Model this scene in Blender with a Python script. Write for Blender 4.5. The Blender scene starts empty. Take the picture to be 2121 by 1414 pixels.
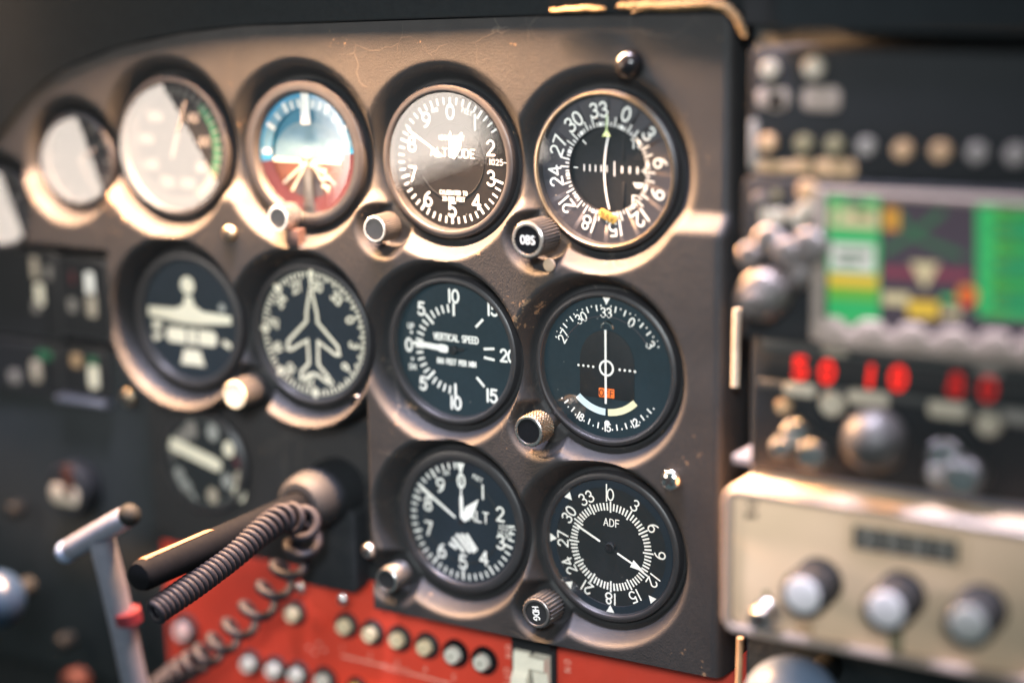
import bpy, math, random
from mathutils import Vector, noise
random.seed(7)
sc = bpy.context.scene
COL = sc.collection
PI = math.pi
V3 = Vector

# ------------------------------------------------------------------ camera
CAM = V3((404.29, -788.86, 129.04)); YAW, PIT, ROL = map(math.radians, (30.697, -12.351, -0.917)); FPX = 3745.0
def cam_axes():
    f = V3((-math.sin(YAW)*math.cos(PIT), math.cos(YAW)*math.cos(PIT), math.sin(PIT)))
    r = V3((math.cos(YAW), math.sin(YAW), 0)); u = r.cross(f)
    return r*math.cos(ROL)+u*math.sin(ROL), -r*math.sin(ROL)+u*math.cos(ROL), f
CR, CU, CF = cam_axes()
def at(px, py, h=0.0):
    """point (u, h, v) of the panel plane raised by h mm seen at a photo pixel"""
    d = CF + CR*((px-1060.5)/FPX) - CU*((py-707)/FPX)
    t = (-h-CAM.y)/d.y
    p = CAM + d*t
    return p.x, p.z
def P(px, py, h=0.0):
    u, v = at(px, py, h); return V3((u, -h, v))

# ------------------------------------------------------------------ materials
MATS = {}
def mat(name, color, rough=.5, metal=0., spec=.5, emit=None, estr=1., bump=None, var=None, coat=0.):
    if name in MATS: return MATS[name]
    m = bpy.data.materials.new(name); m.use_nodes = True
    nt = m.node_tree; b = nt.nodes['Principled BSDF']
    b.inputs['Base Color'].default_value = (*color, 1)
    b.inputs['Roughness'].default_value = rough; b.inputs['Metallic'].default_value = metal
    b.inputs['Specular IOR Level'].default_value = spec
    b.inputs['Coat Weight'].default_value = coat
    if emit: 
        b.inputs['Emission Color'].default_value = (*emit, 1); b.inputs['Emission Strength'].default_value = estr
    tc = nt.nodes.new('ShaderNodeTexCoord')
    def noi(scale, detail=4, rgh=.6):
        n = nt.nodes.new('ShaderNodeTexNoise'); n.inputs['Scale'].default_value = scale
        n.inputs['Detail'].default_value = detail; n.inputs['Roughness'].default_value = rgh
        nt.links.new(tc.outputs['Object'], n.inputs['Vector']); return n
    # every surface gets a little wear: colour and gloss vary with noise
    vs, va = var if var else (160, .25)
    n = noi(vs, 5, .65)
    mx = nt.nodes.new('ShaderNodeMix'); mx.data_type = 'RGBA'
    mx.inputs[6].default_value = (*[c*(1-va) for c in color], 1); mx.inputs[7].default_value = (*[min(1, c*(1+va)) for c in color], 1)
    nt.links.new(n.outputs['Fac'], mx.inputs[0]); nt.links.new(mx.outputs[2], b.inputs['Base Color'])
    mr = nt.nodes.new('ShaderNodeMapRange'); mr.inputs['To Min'].default_value = max(0.02, rough*.75); mr.inputs['To Max'].default_value = min(1, rough*1.25)
    n2 = noi(vs*2.7, 3); nt.links.new(n2.outputs['Fac'], mr.inputs['Value']); nt.links.new(mr.outputs['Result'], b.inputs['Roughness'])
    if bump:
        n3 = noi(bump[0], 4); bp = nt.nodes.new('ShaderNodeBump')
        bp.inputs['Strength'].default_value = bump[1]; bp.inputs['Distance'].default_value = bump[2]*1e-3
        nt.links.new(n3.outputs['Fac'], bp.inputs['Height']); nt.links.new(bp.outputs['Normal'], b.inputs['Normal'])
    MATS[name] = m; return m

def vinyl():
    m = mat('black_vinyl', (.0205, .0205, .0215), .58, spec=.3, var=(30, .35)); nt = m.node_tree; b = nt.nodes['Principled BSDF']
    tc = nt.nodes.new('ShaderNodeTexCoord')
    mp = nt.nodes.new('ShaderNodeMapping'); mp.inputs['Scale'].default_value = (1, 1, .4); nt.links.new(tc.outputs['Object'], mp.inputs['Vector'])
    vo = nt.nodes.new('ShaderNodeTexVoronoi'); vo.feature = 'DISTANCE_TO_EDGE'; vo.inputs['Scale'].default_value = 1500
    n = nt.nodes.new('ShaderNodeTexNoise'); n.inputs['Scale'].default_value = 700; n.inputs['Detail'].default_value = 5
    nt.links.new(mp.outputs['Vector'], vo.inputs['Vector']); nt.links.new(mp.outputs['Vector'], n.inputs['Vector'])
    # creases and scuffs: thin pale cracks kept to a few patches
    nd = nt.nodes.new('ShaderNodeTexNoise'); nd.inputs['Scale'].default_value = 34; nd.inputs['Detail'].default_value = 3
    nt.links.new(tc.outputs['Object'], nd.inputs['Vector'])
    add = nt.nodes.new('ShaderNodeVectorMath'); add.operation = 'MULTIPLY_ADD'; add.inputs[1].default_value = (.03, .03, .03)
    nt.links.new(nd.outputs['Color'], add.inputs[0]); nt.links.new(tc.outputs['Object'], add.inputs[2])
    v2 = nt.nodes.new('ShaderNodeTexVoronoi'); v2.feature = 'DISTANCE_TO_EDGE'; v2.inputs['Scale'].default_value = 38
    nt.links.new(add.outputs[0], v2.inputs['Vector'])
    cr = nt.nodes.new('ShaderNodeMapRange'); cr.inputs['From Min'].default_value = 0; cr.inputs['From Max'].default_value = .018
    cr.inputs['To Min'].default_value = 1; cr.inputs['To Max'].default_value = 0; nt.links.new(v2.outputs['Distance'], cr.inputs['Value'])
    nm = nt.nodes.new('ShaderNodeTexNoise'); nm.inputs['Scale'].default_value = 16; nt.links.new(tc.outputs['Object'], nm.inputs['Vector'])
    ms = nt.nodes.new('ShaderNodeMapRange'); ms.inputs['From Min'].default_value = .54; ms.inputs['From Max'].default_value = .66; nt.links.new(nm.outputs['Fac'], ms.inputs['Value'])
    mu = nt.nodes.new('ShaderNodeMath'); mu.operation = 'MULTIPLY'; nt.links.new(cr.outputs[0], mu.inputs[0]); nt.links.new(ms.outputs[0], mu.inputs[1])
    old = b.inputs['Base Color'].links[0].from_socket
    mx = nt.nodes.new('ShaderNodeMix'); mx.data_type = 'RGBA'; nt.links.new(mu.outputs[0], mx.inputs[0]); nt.links.new(old, mx.inputs[6])
    mx.inputs[7].default_value = (.07, .06, .052, 1); nt.links.new(mx.outputs[2], b.inputs['Base Color'])
    # chips worn through to the brown backing
    nc = nt.nodes.new('ShaderNodeTexNoise'); nc.inputs['Scale'].default_value = 190; nc.inputs['Detail'].default_value = 6; nc.inputs['Roughness'].default_value = .7
    nt.links.new(tc.outputs['Object'], nc.inputs['Vector'])
    nk = nt.nodes.new('ShaderNodeTexNoise'); nk.inputs['Scale'].default_value = 26; nk.inputs['Detail'].default_value = 2; nt.links.new(tc.outputs['Object'], nk.inputs['Vector'])
    ck = nt.nodes.new('ShaderNodeMath'); ck.operation = 'MULTIPLY'; nt.links.new(nc.outputs['Fac'], ck.inputs[0]); nt.links.new(nk.outputs['Fac'], ck.inputs[1])
    cm = nt.nodes.new('ShaderNodeMapRange'); cm.inputs['From Min'].default_value = .395; cm.inputs['From Max'].default_value = .42; nt.links.new(ck.outputs[0], cm.inputs['Value'])
    m3 = nt.nodes.new('ShaderNodeMix'); m3.data_type = 'RGBA'; nt.links.new(cm.outputs[0], m3.inputs[0]); nt.links.new(mx.outputs[2], m3.inputs[6]); m3.inputs[7].default_value = (.16, .105, .065, 1)
    nt.links.new(m3.outputs[2], b.inputs['Base Color'])
    ad = nt.nodes.new('ShaderNodeMath'); ad.operation = 'MULTIPLY_ADD'; ad.inputs[1].default_value = 1.1
    nt.links.new(vo.outputs['Distance'], ad.inputs[0]); nt.links.new(n.outputs['Fac'], ad.inputs[2])
    ad2 = nt.nodes.new('ShaderNodeMath'); ad2.operation = 'MULTIPLY_ADD'; ad2.inputs[1].default_value = .6
    nt.links.new(mu.outputs[0], ad2.inputs[0]); nt.links.new(ad.outputs[0], ad2.inputs[2])
    bp = nt.nodes.new('ShaderNodeBump'); bp.inputs['Strength'].default_value = .38; bp.inputs['Distance'].default_value = .0004
    nt.links.new(ad2.outputs[0], bp.inputs['Height']); nt.links.new(bp.outputs['Normal'], b.inputs['Normal'])
    return m

def glass():
    m = bpy.data.materials.new('dial_glass'); m.use_nodes = True; nt = m.node_tree; nt.nodes.clear()
    o = nt.nodes.new('ShaderNodeOutputMaterial'); mx = nt.nodes.new('ShaderNodeMixShader'); t = nt.nodes.new('ShaderNodeBsdfTransparent')
    g = nt.nodes.new('ShaderNodeBsdfGlossy'); g.inputs['Roughness'].default_value = .03; f = nt.nodes.new('ShaderNodeFresnel')
    ge = nt.nodes.new('ShaderNodeNewGeometry'); io = nt.nodes.new('ShaderNodeMapRange')   # same reflection from both sides of the thin pane
    io.inputs['To Min'].default_value = 1.75; io.inputs['To Max'].default_value = 1/1.75; nt.links.new(ge.outputs['Backfacing'], io.inputs['Value']); nt.links.new(io.outputs[0], f.inputs['IOR'])
    t.inputs['Color'].default_value = (.98, .99, .99, 1)
    # faint smears and dust on the pane
    tc = nt.nodes.new('ShaderNodeTexCoord'); n = nt.nodes.new('ShaderNodeTexNoise'); n.inputs['Scale'].default_value = 60; n.inputs['Detail'].default_value = 6
    nt.links.new(tc.outputs['Object'], n.inputs['Vector'])
    mr = nt.nodes.new('ShaderNodeMapRange'); mr.inputs['From Min'].default_value = .4; mr.inputs['From Max'].default_value = .75; mr.inputs['To Min'].default_value = .008; mr.inputs['To Max'].default_value = .03
    nt.links.new(n.outputs['Fac'], mr.inputs['Value']); nt.links.new(mr.outputs[0], g.inputs['Roughness'])
    nt.links.new(f.outputs[0], mx.inputs[0]); nt.links.new(t.outputs[0], mx.inputs[1]); nt.links.new(g.outputs[0], mx.inputs[2]); nt.links.new(mx.outputs[0], o.inputs[0])
    v = nt.nodes.new('ShaderNodeTexVoronoi'); v.inputs['Scale'].default_value = 260; nt.links.new(tc.outputs['Object'], v.inputs['Vector'])
    d = nt.nodes.new('ShaderNodeMapRange'); d.inputs['From Min'].default_value = .05; d.inputs['From Max'].default_value = .09; d.inputs['To Min'].default_value = .55; d.inputs['To Max'].default_value = 0
    nt.links.new(v.outputs['Distance'], d.inputs['Value'])
    sel = nt.nodes.new('ShaderNodeMath'); sel.operation = 'GREATER_THAN'; sel.inputs[1].default_value = .88
    sx = nt.nodes.new('ShaderNodeSeparateColor'); nt.links.new(v.outputs['Color'], sx.inputs[0]); nt.links.new(sx.outputs[0], sel.inputs[0])
    dm = nt.nodes.new('ShaderNodeMath'); dm.operation = 'MULTIPLY'; nt.links.new(d.outputs[0], dm.inputs[0]); nt.links.new(sel.outputs[0], dm.inputs[1])
    df = nt.nodes.new('ShaderNodeBsdfDiffuse'); df.inputs['Color'].default_value = (.5, .5, .48, 1)
    m2 = nt.nodes.new('ShaderNodeMixShader'); nt.links.new(dm.outputs[0], m2.inputs[0]); nt.links.new(mx.outputs[0], m2.inputs[1]); nt.links.new(df.outputs[0], m2.inputs[2])
    nt.links.new(m2.outputs[0], o.inputs[0])
    MATS['dial_glass'] = m; return m

vinyl(); glass()
mat('black_plastic', (.015, .016, .018), .62, spec=.25, bump=(900, .15, .2))
mat('bezel_black', (.026, .025, .027), .42, bump=(700, .12, .2), var=(90, .4))
mat('gap_black', (.008, .008, .009), .6)
mat('dark_cabin', (.017, .021, .023), .8, spec=.3, bump=(300, .4, .6))
mat('shaft_black', (.004, .0045, .0055), .75, spec=.03)
mat('hood_black', (.012, .015, .017), .85, spec=.15, bump=(300, .1, .15))
mat('bolt_dark', (.008, .009, .009), .7, spec=.15)
mat('dial_brown', (.014, .0125, .0125), .6, spec=.3)
mat('dial_navy', (.010, .016, .025), .6, spec=.3)
mat('dial_teal', (.010, .022, .030), .6, spec=.3)
mat('dial_black', (.012, .013, .015), .6, spec=.3)
mat('dial_ring', (.05, .047, .055), .5, spec=.4)
mat('mark_white', (.90, .88, .82), .6, var=(400, .08))
mat('mark_cream', (.86, .79, .62), .6, var=(400, .08))
mat('mark_grey', (.32, .32, .30), .6)
mat('steel', (.62, .60, .58), .28, 1., var=(500, .2))
mat('satin_steel', (.20, .18, .17), .5, .9, var=(300, .2)); mat('worn_brass', (.36, .30, .22), .35, 1., var=(300, .5))
mat('dark_steel', (.16, .155, .15), .38, .8, bump=(900, .2, .1))
mat('grey_knob', (.05, .047, .045), .45, .2, bump=(900, .25, .2))
mat('chrome', (.8, .79, .77), .12, 1.)
mat('gloss_black', (.008, .008, .009), .1, spec=.3)
mat('sky_blue', (.03, .30, .52), .5); mat('sky_deep', (.015, .17, .27), .5); mat('sky_pale', (.17, .28, .33), .5)
mat('ring_pale', (.14, .29, .38), .5)
mat('ground_brown', (.14, .05, .03), .5); mat('ground_maroon', (.095, .02, .024), .5)
mat('nav_orange', (.75, .40, .08), .55); mat('flag_orange', (.85, .16, .02), .5, emit=(1, .2, .04), estr=.12)
mat('index_green', (.55, .72, .34), .5)
mat('arc_blue', (.62, .76, .85), .5); mat('arc_yellow', (.82, .76, .48), .5)
mat('red_panel', (.54, .045, .022), .42, bump=(500, .12, .2), var=(60, .15))
mat('red_text', (.80, .42, .32), .5)
mat('ivory', (.70, .56, .36), .45, bump=(500, .1, .2)); mat('ivory_white', (.62, .58, .50), .4)
mat('rocker_cream', (.82, .74, .60), .4); mat('cap_white', (.55, .52, .53), .55)
mat('ring_red', (.22, .05, .035), .5)
mat('beige_face', (.74, .52, .35), .5, bump=(400, .12, .2), var=(25, .12)); mat('beige_rim', (.30, .235, .20), .45, var=(60, .2))
mat('label_tan', (.42, .27, .15), .5); mat('label_cream', (.42, .36, .28), .5); mat('label_grey', (.22, .20, .18), .5); mat('label_olive', (.20, .17, .10), .5)
mat('pink_plastic', (.62, .40, .36), .4)
mat('blue_paint', (.02, .10, .30), .4); mat('steel_blue', (.012, .025, .05), .3, var=(120, .3)); mat('pale_blue', (.16, .21, .31), .4)
mat('red_paint', (.09, .01, .016), .4); mat('green_paint', (.02, .13, .06), .5); mat('rust_paint', (.05, .013, .007), .5)
mat('foam', (.13, .085, .036), .9, bump=(900, .8, 1.), var=(500, .45))
mat('tan_sheen', (.16, .065, .025), .6); mat('lavender_metal', (.24, .25, .31), .4, .6); mat('cord_grey', (.013, .0125, .016), .55, spec=.15)
mat('bare_edge', (.3, .22, .15), .6, var=(200, .4))
mat('tape_maroon', (.05, .028, .025), .5)
for n_, c_, s_ in (('led_red', (1, .02, .01), 1.6), ('led_red_dim', (.9, .015, .012), .55), ('lcd_green', (.04, .55, .16), .8), ('lcd_lime', (.2, .6, .06), .7), ('lcd_white', (.75, .74, .68), .9), ('lcd_cream', (.8, .68, .40), .8),
                   ('lcd_yellow', (.85, .55, .05), .9), ('lcd_orange', (.8, .38, .05), .8), ('lcd_maroon', (.28, .05, .09), .8), ('lcd_dark', (.075, .055, .075), .8), ('lcd_dgreen', (.05, .16, .08), .8), ('lcd_olive', (.05, .17, .02), .6), ('lcd_navy', (.015, .04, .07), .8), ('lcd_red', (.8, .08, .02), .9)):
    mat(n_, (.01, .01, .01), .3, emit=c_, estr=s_)

# ------------------------------------------------------------------ mesh builder (millimetres, world axes)
X3, Y3, Z3 = V3((1, 0, 0)), V3((0, -1, 0)), V3((0, 0, 1))
class Fr:
    """frame: origin, right, up, out (out = towards the viewer)"""
    def __init__(s, o, x=X3, z=Z3, h=Y3): s.o, s.x, s.z, s.h = V3(o), V3(x), V3(z), V3(h)
    def p(s, a, b, h=0.): return s.o + s.x*a + s.z*b + s.h*h
    def up(s, h): return Fr(s.o + s.h*h, s.x, s.z, s.h)
def frame(px, py, h=0.): return Fr(P(px, py, h))
def frame_dir(o, h):
    h = V3(h).normalized(); x = h.cross(Z3)
    x = -x if x.length > 1e-4 else V3((1, 0, 0)); x.normalize(); z = h.cross(x); 
    if z.z < 0: z, x = -z, -x
    return Fr(o, x, z, h)
class MB:
    def __init__(s): s.v, s.f, s.m, s.names = [], [], [], []
    def mi(s, n):
        if n not in s.names: s.names.append(n)
        return s.names.index(n)
    def add(s, vs, fs, m):
        k = len(s.v); i = s.mi(m); s.v += [V3(q) for q in vs]
        for f in fs: s.f.append([k+j for j in f]); s.m.append(i)
    def lathe(s, fr, prof, m, n=64, mod=None, cap0=False, cap1=False, capm=None, a0=0, a1=360):
        full = abs(a1-a0-360) < 1e-6; cnt = n if full else n+1; vs = []
        for (r, h) in prof:
            for i in range(cnt):
                a = math.radians(a0+(a1-a0)*i/n); rr = r*(mod(i, h) if mod else 1)
                vs.append(fr.p(rr*math.sin(a), rr*math.cos(a), h))
        fs = []
        for j in range(len(prof)-1):
            for i in range(n):
                i2 = (i+1) % cnt
                fs.append([j*cnt+i, j*cnt+i2, (j+1)*cnt+i2, (j+1)*cnt+i])
        s.add(vs, fs, m)
        if cap0: s.add(vs[:cnt], [list(range(cnt))], capm or m)
        if cap1: s.add(vs[-cnt:], [list(range(cnt))], capm or m)
    def disc(s, fr, r, m, h=0., n=64, rz=None): s.add([fr.p(r*math.sin(2*PI*i/n), (rz or r)*math.cos(2*PI*i/n), h) for i in range(n)], [list(range(n))], m)
    def ring(s, fr, r0, r1, m, h=0., a0=0, a1=360, n=64): s.lathe(fr, [(r0, h), (r1, h)], m, n, a0=a0, a1=a1)
    def poly(s, fr, pts, m, h=0.): s.add([fr.p(a, b, h) for a, b in pts], [list(range(len(pts)))], m)
    def slab(s, fr, pts, m, h0, h1, bev=0., side=None):
        """extruded outline with a small bevel on its front edge"""
        n = len(pts); cx = sum(p[0] for p in pts)/n; cz = sum(p[1] for p in pts)/n
        def ins(d):
            out = []
            for i in range(n):
                a, b, c = pts[i-1], pts[i], pts[(i+1) % n]
                d1 = V3((b[0]-a[0], b[1]-a[1], 0)); d2 = V3((c[0]-b[0], c[1]-b[1], 0))
                n1 = V3((-d1.y, d1.x, 0)).normalized() if d1.length > 1e-9 else V3(); n2 = V3((-d2.y, d2.x, 0)).normalized() if d2.length > 1e-9 else V3()
                q = (n1+n2); q = q.normalized() if q.length > 1e-6 else V3()
                if q.dot(V3((cx-b[0], cz-b[1], 0))) < 0: q = -q
                out.append((b[0]+q.x*d, b[1]+q.y*d))
            return out
        layers = [(pts, h0), (pts, h1-bev)] + ([(ins(bev*.3), h1-bev*.3), (ins(bev), h1)] if bev else [])
        vs = [fr.p(a, b, h) for L, h in layers for a, b in L]; fs = []
        for j in range(len(layers)-1):
            for i in range(n): fs.append([j*n+i, j*n+(i+1) % n, (j+1)*n+(i+1) % n, (j+1)*n+i])
        s.add(vs, fs, side or m); s.add(vs[-n:], [list(range(n))], m)
    def box(s, fr, a0, a1, b0, b1, h0, h1, m, bev=.6, rad=0., k=5): s.slab(fr, rrect(a0, a1, b0, b1, rad, k), m, h0, h1, bev)
    def rib(s, fr, pts, w, m, h=0., closed=False, cap=True):
        pts = [q for i, q in enumerate(pts) if i == 0 or abs(q[0]-pts[i-1][0])+abs(q[1]-pts[i-1][1]) > 1e-5]
        n = len(pts)
        if n < 2: return
        L, R_ = [], []
        for i in range(n):
            p = V3((*pts[i], 0))
            a = V3((*pts[i-1], 0)) if (i > 0 or closed) else None
            b = V3((*pts[(i+1) % n], 0)) if (i < n-1 or closed) else None
            d1 = (p-a).normalized() if a is not None else None; d2 = (b-p).normalized() if b is not None else None
            d = ((d1+d2) if d1 is not None and d2 is not None else (d1 if d1 is not None else d2))
            if d.length < 1e-6: d = d1
            d = d.normalized(); nn = V3((-d.y, d.x, 0)); k = 1.
            if d1 is not None and d2 is not None: k = min(1.6, 1/max(.3, nn.dot(V3((-d1.y, d1.x, 0)))))
            L.append(p+nn*(w/2*k)); R_.append(p-nn*(w/2*k))
        vs = [fr.p(q.x, q.y, h) for q in L+R_]; fs = [[i, (i+1) % n, n+(i+1) % n, n+i] for i in range(n if closed else n-1)]
        s.add(vs, fs, m)
        if cap and not closed:
            for e, q in ((0, 1), (n-1, n-2)):
                d = V3((pts[e][0]-pts[q][0], pts[e][1]-pts[q][1], 0)).normalized(); c0 = math.atan2(d.y, d.x)
                s.add([fr.p(pts[e][0]+w/2*math.cos(c0-PI/2+PI*i/6), pts[e][1]+w/2*math.sin(c0-PI/2+PI*i/6), h) for i in range(7)], [list(range(7))], m)
    def tube(s, pts, r, m, n=12, caps=True):
        N = len(pts); pts = [V3(p) for p in pts]; up = V3((.3, .2, 1)); rings = []
        for i in range(N):
            t = (pts[min(N-1, i+1)]-pts[max(0, i-1)]).normalized(); a = up - t*up.dot(t)
            if a.length < 1e-4: a = X3 - t*X3.dot(t)
            a.normalize(); up = a; b = t.cross(a); rr = r(i/(N-1)) if callable(r) else r
            rings += [pts[i]+a*(rr*math.cos(2*PI*k/n))+b*(rr*math.sin(2*PI*k/n)) for k in range(n)]
        fs = [[j*n+i, j*n+(i+1) % n, (j+1)*n+(i+1) % n, (j+1)*n+i] for j in range(N-1) for i in range(n)]
        if caps: fs += [list(range(n)), list(range((N-1)*n, N*n))]
        s.add(rings, fs, m)
    def ball(s, o, r, m, n=24, k=14, sq=(1, 1, 1)):
        vs, fs = [], []
        for j in range(k+1):
            t = PI*j/k
            for i in range(n):
                a = 2*PI*i/n; vs.append(V3(o)+V3((r*sq[0]*math.sin(t)*math.cos(a), r*sq[1]*math.sin(t)*math.sin(a), r*sq[2]*math.cos(t))))
        for j in range(k):
            for i in range(n): fs.append([j*n+i, j*n+(i+1) % n, (j+1)*n+(i+1) % n, (j+1)*n+i])
        s.add(vs, fs, m)
def rrect(a0, a1, b0, b1, r=0., k=5):
    if r <= 0: return [(a0, b0), (a1, b0), (a1, b1), (a0, b1)]
    out = []
    for cx, cz, st in ((a1-r, b0+r, -90), (a1-r, b1-r, 0), (a0+r, b1-r, 90), (a0+r, b0+r, 180)):
        for i in range(k+1):
            t = math.radians(st+90*i/k); out.append((cx+r*math.cos(t), cz+r*math.sin(t)))
    return out

ORG = {}
def build(name, mb, parent=None, label=None, sharp=32):
    me = bpy.data.meshes.new(name); o = bpy.data.objects.new(name, me); COL.objects.link(o)
    org = ORG[parent.name] if parent else V3((0, 0, 0))
    me.from_pydata([tuple((v-org)*.001) for v in mb.v], [], mb.f)
    for n in mb.names: me.materials.append(MATS[n])
    me.polygons.foreach_set('material_index', mb.m); me.polygons.foreach_set('use_smooth', [True]*len(mb.f))
    me.validate(); me.update()
    import bmesh
    bm = bmesh.new(); bm.from_mesh(me); bmesh.ops.remove_doubles(bm, verts=bm.verts, dist=1e-7); bmesh.ops.recalc_face_normals(bm, faces=bm.faces); 
    if name == 'glass':
        for fc in bm.faces:
            if fc.normal.y > 0: fc.normal_flip()
    bm.to_mesh(me); bm.free()
    me.set_sharp_from_angle(angle=math.radians(sharp))
    if parent: o.parent = parent; ORG[o.name] = org
    else: ORG[o.name] = V3((0, 0, 0))
    if label: o['label'] = label
    return o
def thing(name, label, cat, base, group=None):
    e = bpy.data.objects.new(name, None); COL.objects.link(e); e.location = V3(base)*.001; e.empty_display_size = .01
    ORG[e.name] = V3(base); e['label'] = label; e['category'] = cat
    if group: e['group'] = group
    return e

# ------------------------------------------------------------------ engraved stroke lettering
def arc(cx, cy, rx, ry, a0, a1, n=14): return [(cx+rx*math.cos(math.radians(a0+(a1-a0)*i/n)), cy+ry*math.sin(math.radians(a0+(a1-a0)*i/n))) for i in range(n+1)]
C_ = 'c'
six = [arc(.62, .32, .61, .68, 108, 176, 9), arc(.3, .29, .29, .29, 0, 344, 22), C_]
G = {
 '0': (.6, [arc(.3, .5, .29, .5, 0, 345, 23), C_]), '1': (.22, [[(.11, 0), (.11, 1)]]),
 '2': (.6, [arc(.3, .71, .27, .29, 165, -25, 14)+[(.03, 0)], [(.03, 0), (.6, 0)]]),
 '3': (.58, [arc(.28, .75, .25, .25, 155, -90, 14), arc(.28, .26, .29, .26, 90, -155, 16)]),
 '4': (.62, [[(.46, 0), (.46, 1)], [(.46, 1), (.0, .3)], [(.0, .3), (.62, .3)]]),
 '5': (.58, [[(.53, 1), (.1, 1)], [(.1, 1), (.06, .54)], [(.06, .54)]+arc(.27, .32, .3, .32, 118, -150, 16)]),
 '6': (.6, six), '9': (.6, [k if k == C_ else [(.6-x, 1-y) for x, y in k] for k in six]),
 '7': (.56, [[(0, 1), (.56, 1)], [(.56, 1), (.2, 0)]]),
 '8': (.6, [arc(.3, .76, .22, .24, 0, 340, 18), C_, arc(.3, .27, .29, .27, 0, 342, 20), C_]),
 'A': (.64, [[(0, 0), (.32, 1)], [(.32, 1), (.64, 0)], [(.12, .33), (.52, .33)]]),
 'B': (.56, [[(0, 0), (0, 1)], [(0, 1), (.3, 1)]+arc(.3, .76, .22, .24, 90, -90, 8)+[(0, .52)], [(.3, .52)]+arc(.3, .26, .26, .26, 90, -90, 8)+[(0, 0)]]),
 'C': (.6, [arc(.34, .5, .33, .5, 45, 315, 18)]), 'D': (.6, [[(0, 0), (0, 1)], [(0, 1), (.22, 1)]+arc(.22, .5, .38, .5, 90, -90, 12)+[(0, 0)]]),
 'E': (.5, [[(.5, 1), (0, 1)], [(0, 1), (0, 0)], [(0, 0), (.5, 0)], [(0, .52), (.42, .52)]]),
 'F': (.5, [[(.5, 1), (0, 1)], [(0, 1), (0, 0)], [(0, .52), (.42, .52)]]),
 'G': (.62, [arc(.34, .5, .33, .5, 50, 345, 18)+[(.66, .45)], [(.66, .45), (.38, .45)]]),
 'H': (.58, [[(0, 0), (0, 1)], [(.58, 0), (.58, 1)], [(0, .5), (.58, .5)]]), 'I': (.1, [[(.05, 0), (.05, 1)]]),
 'L': (.48, [[(0, 1), (0, 0)], [(0, 0), (.48, 0)]]), 'M': (.72, [[(0, 0), (0, 1)], [(0, 1), (.36, .2)], [(.36, .2), (.72, 1)], [(.72, 1), (.72, 0)]]),
 'N': (.58, [[(0, 0), (0, 1)], [(0, 1), (.58, 0)], [(.58, 0), (.58, 1)]]), 'O': (.68, [arc(.34, .5, .34, .5, 0, 345, 23), C_]),
 'P': (.54, [[(0, 0), (0, 1)], [(0, 1), (.28, 1)]+arc(.28, .74, .26, .26, 90, -90, 8)+[(0, .48)]]),
 'R': (.56, [[(0, 0), (0, 1)], [(0, 1), (.28, 1)]+arc(.28, .74, .26, .26, 90, -90, 8)+[(0, .48)], [(.28, .48), (.56, 0)]]),
 'S': (.54, [arc(.27, .75, .25, .25, 35, 270, 12)+arc(.27, .25, .27, .25, 90, -145, 12)[1:]]),
 'T': (.56, [[(0, 1), (.56, 1)], [(.28, 1), (.28, 0)]]), 'U': (.58, [[(0, 1), (0, .3)]+arc(.29, .3, .29, .3, 180, 360, 10)+[(.58, 1)]]),
 'V': (.62, [[(0, 1), (.31, 0)], [(.31, 0), (.62, 1)]]), '.': (.1, [[(.04, 0), (.05, .03)]]), ' ': (.4, []), ',': (.1, [[(.06, .05), (.0, -.15)]]),
}
LAY = [0]
def text(mb, fr, s, x, z, size, w, m='mark_white', rot=0., h=0., gap=.26, sx=1.):
    w *= 1.06
    tot = sum(G[c][0] for c in s)+gap*(len(s)-1); cur = -tot/2; ca, sa = math.cos(math.radians(rot)), math.sin(math.radians(rot))
    for c in s:
        wd, st = G[c]; k = 0
        while k < len(st):
            pl = st[k]; cl = (k+1 < len(st) and st[k+1] == C_); k += 2 if cl else 1
            q = []
            for (a, b) in pl:
                a = (a+cur)*size*sx; b = (b-.5)*size
                q.append((x+a*ca+b*sa, z-a*sa+b*ca))
            LAY[0] = (LAY[0]+1) % 9
            mb.rib(fr, q, w, m, h+.012*LAY[0], closed=cl)
        cur += wd+gap
def pol(a, r): return r*math.sin(math.radians(a)), r*math.cos(math.radians(a))
def tick(mb, fr, a, r0, r1, w, m='mark_white', h=.1): mb.rib(fr, [pol(a, r0), pol(a, r1)], w*1.08, m, h, cap=False)

# ------------------------------------------------------------------ where the bright side window stands (left, behind the viewer)
def mirror(px, py, dist):
    p = P(px, py, -.9); d = (p-CAM).normalized(); return p+V3((d.x, -d.y, d.z))*dist
WC = mirror(620, 380, 560.); wd = (WC-P(620, 380, -.9)).normalized()
def onwin(px, py):
    p = P(px, py, -.9); d = (p-CAM).normalized(); d = V3((d.x, -d.y, d.z)); return p+d*((WC-p).dot(wd)/d.dot(wd))
wa_, wb_ = onwin(1018, 306), onwin(512, 470); wx = (wa_-wb_); WW = wx.length; wx.normalize(); wz = wx.cross(wd); wz = wz if wz.z > 0 else -wz; WH = 200.
wc_ = (wa_+wb_)*.5+wz*WH*.5
def tilt_to(px, py, across, up):
    """lean of a loosely seated pane so that its point under a pixel mirrors a point of the window"""
    p = P(px, py, -.9); L_ = wc_+wx*(across*WW)+wz*(up*WH); n = (CAM-p).normalized()+(L_-p).normalized(); n.normalize()
    return math.degrees(math.atan2(n.x, -n.y)), math.degrees(math.atan2(n.z, -n.y))
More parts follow.
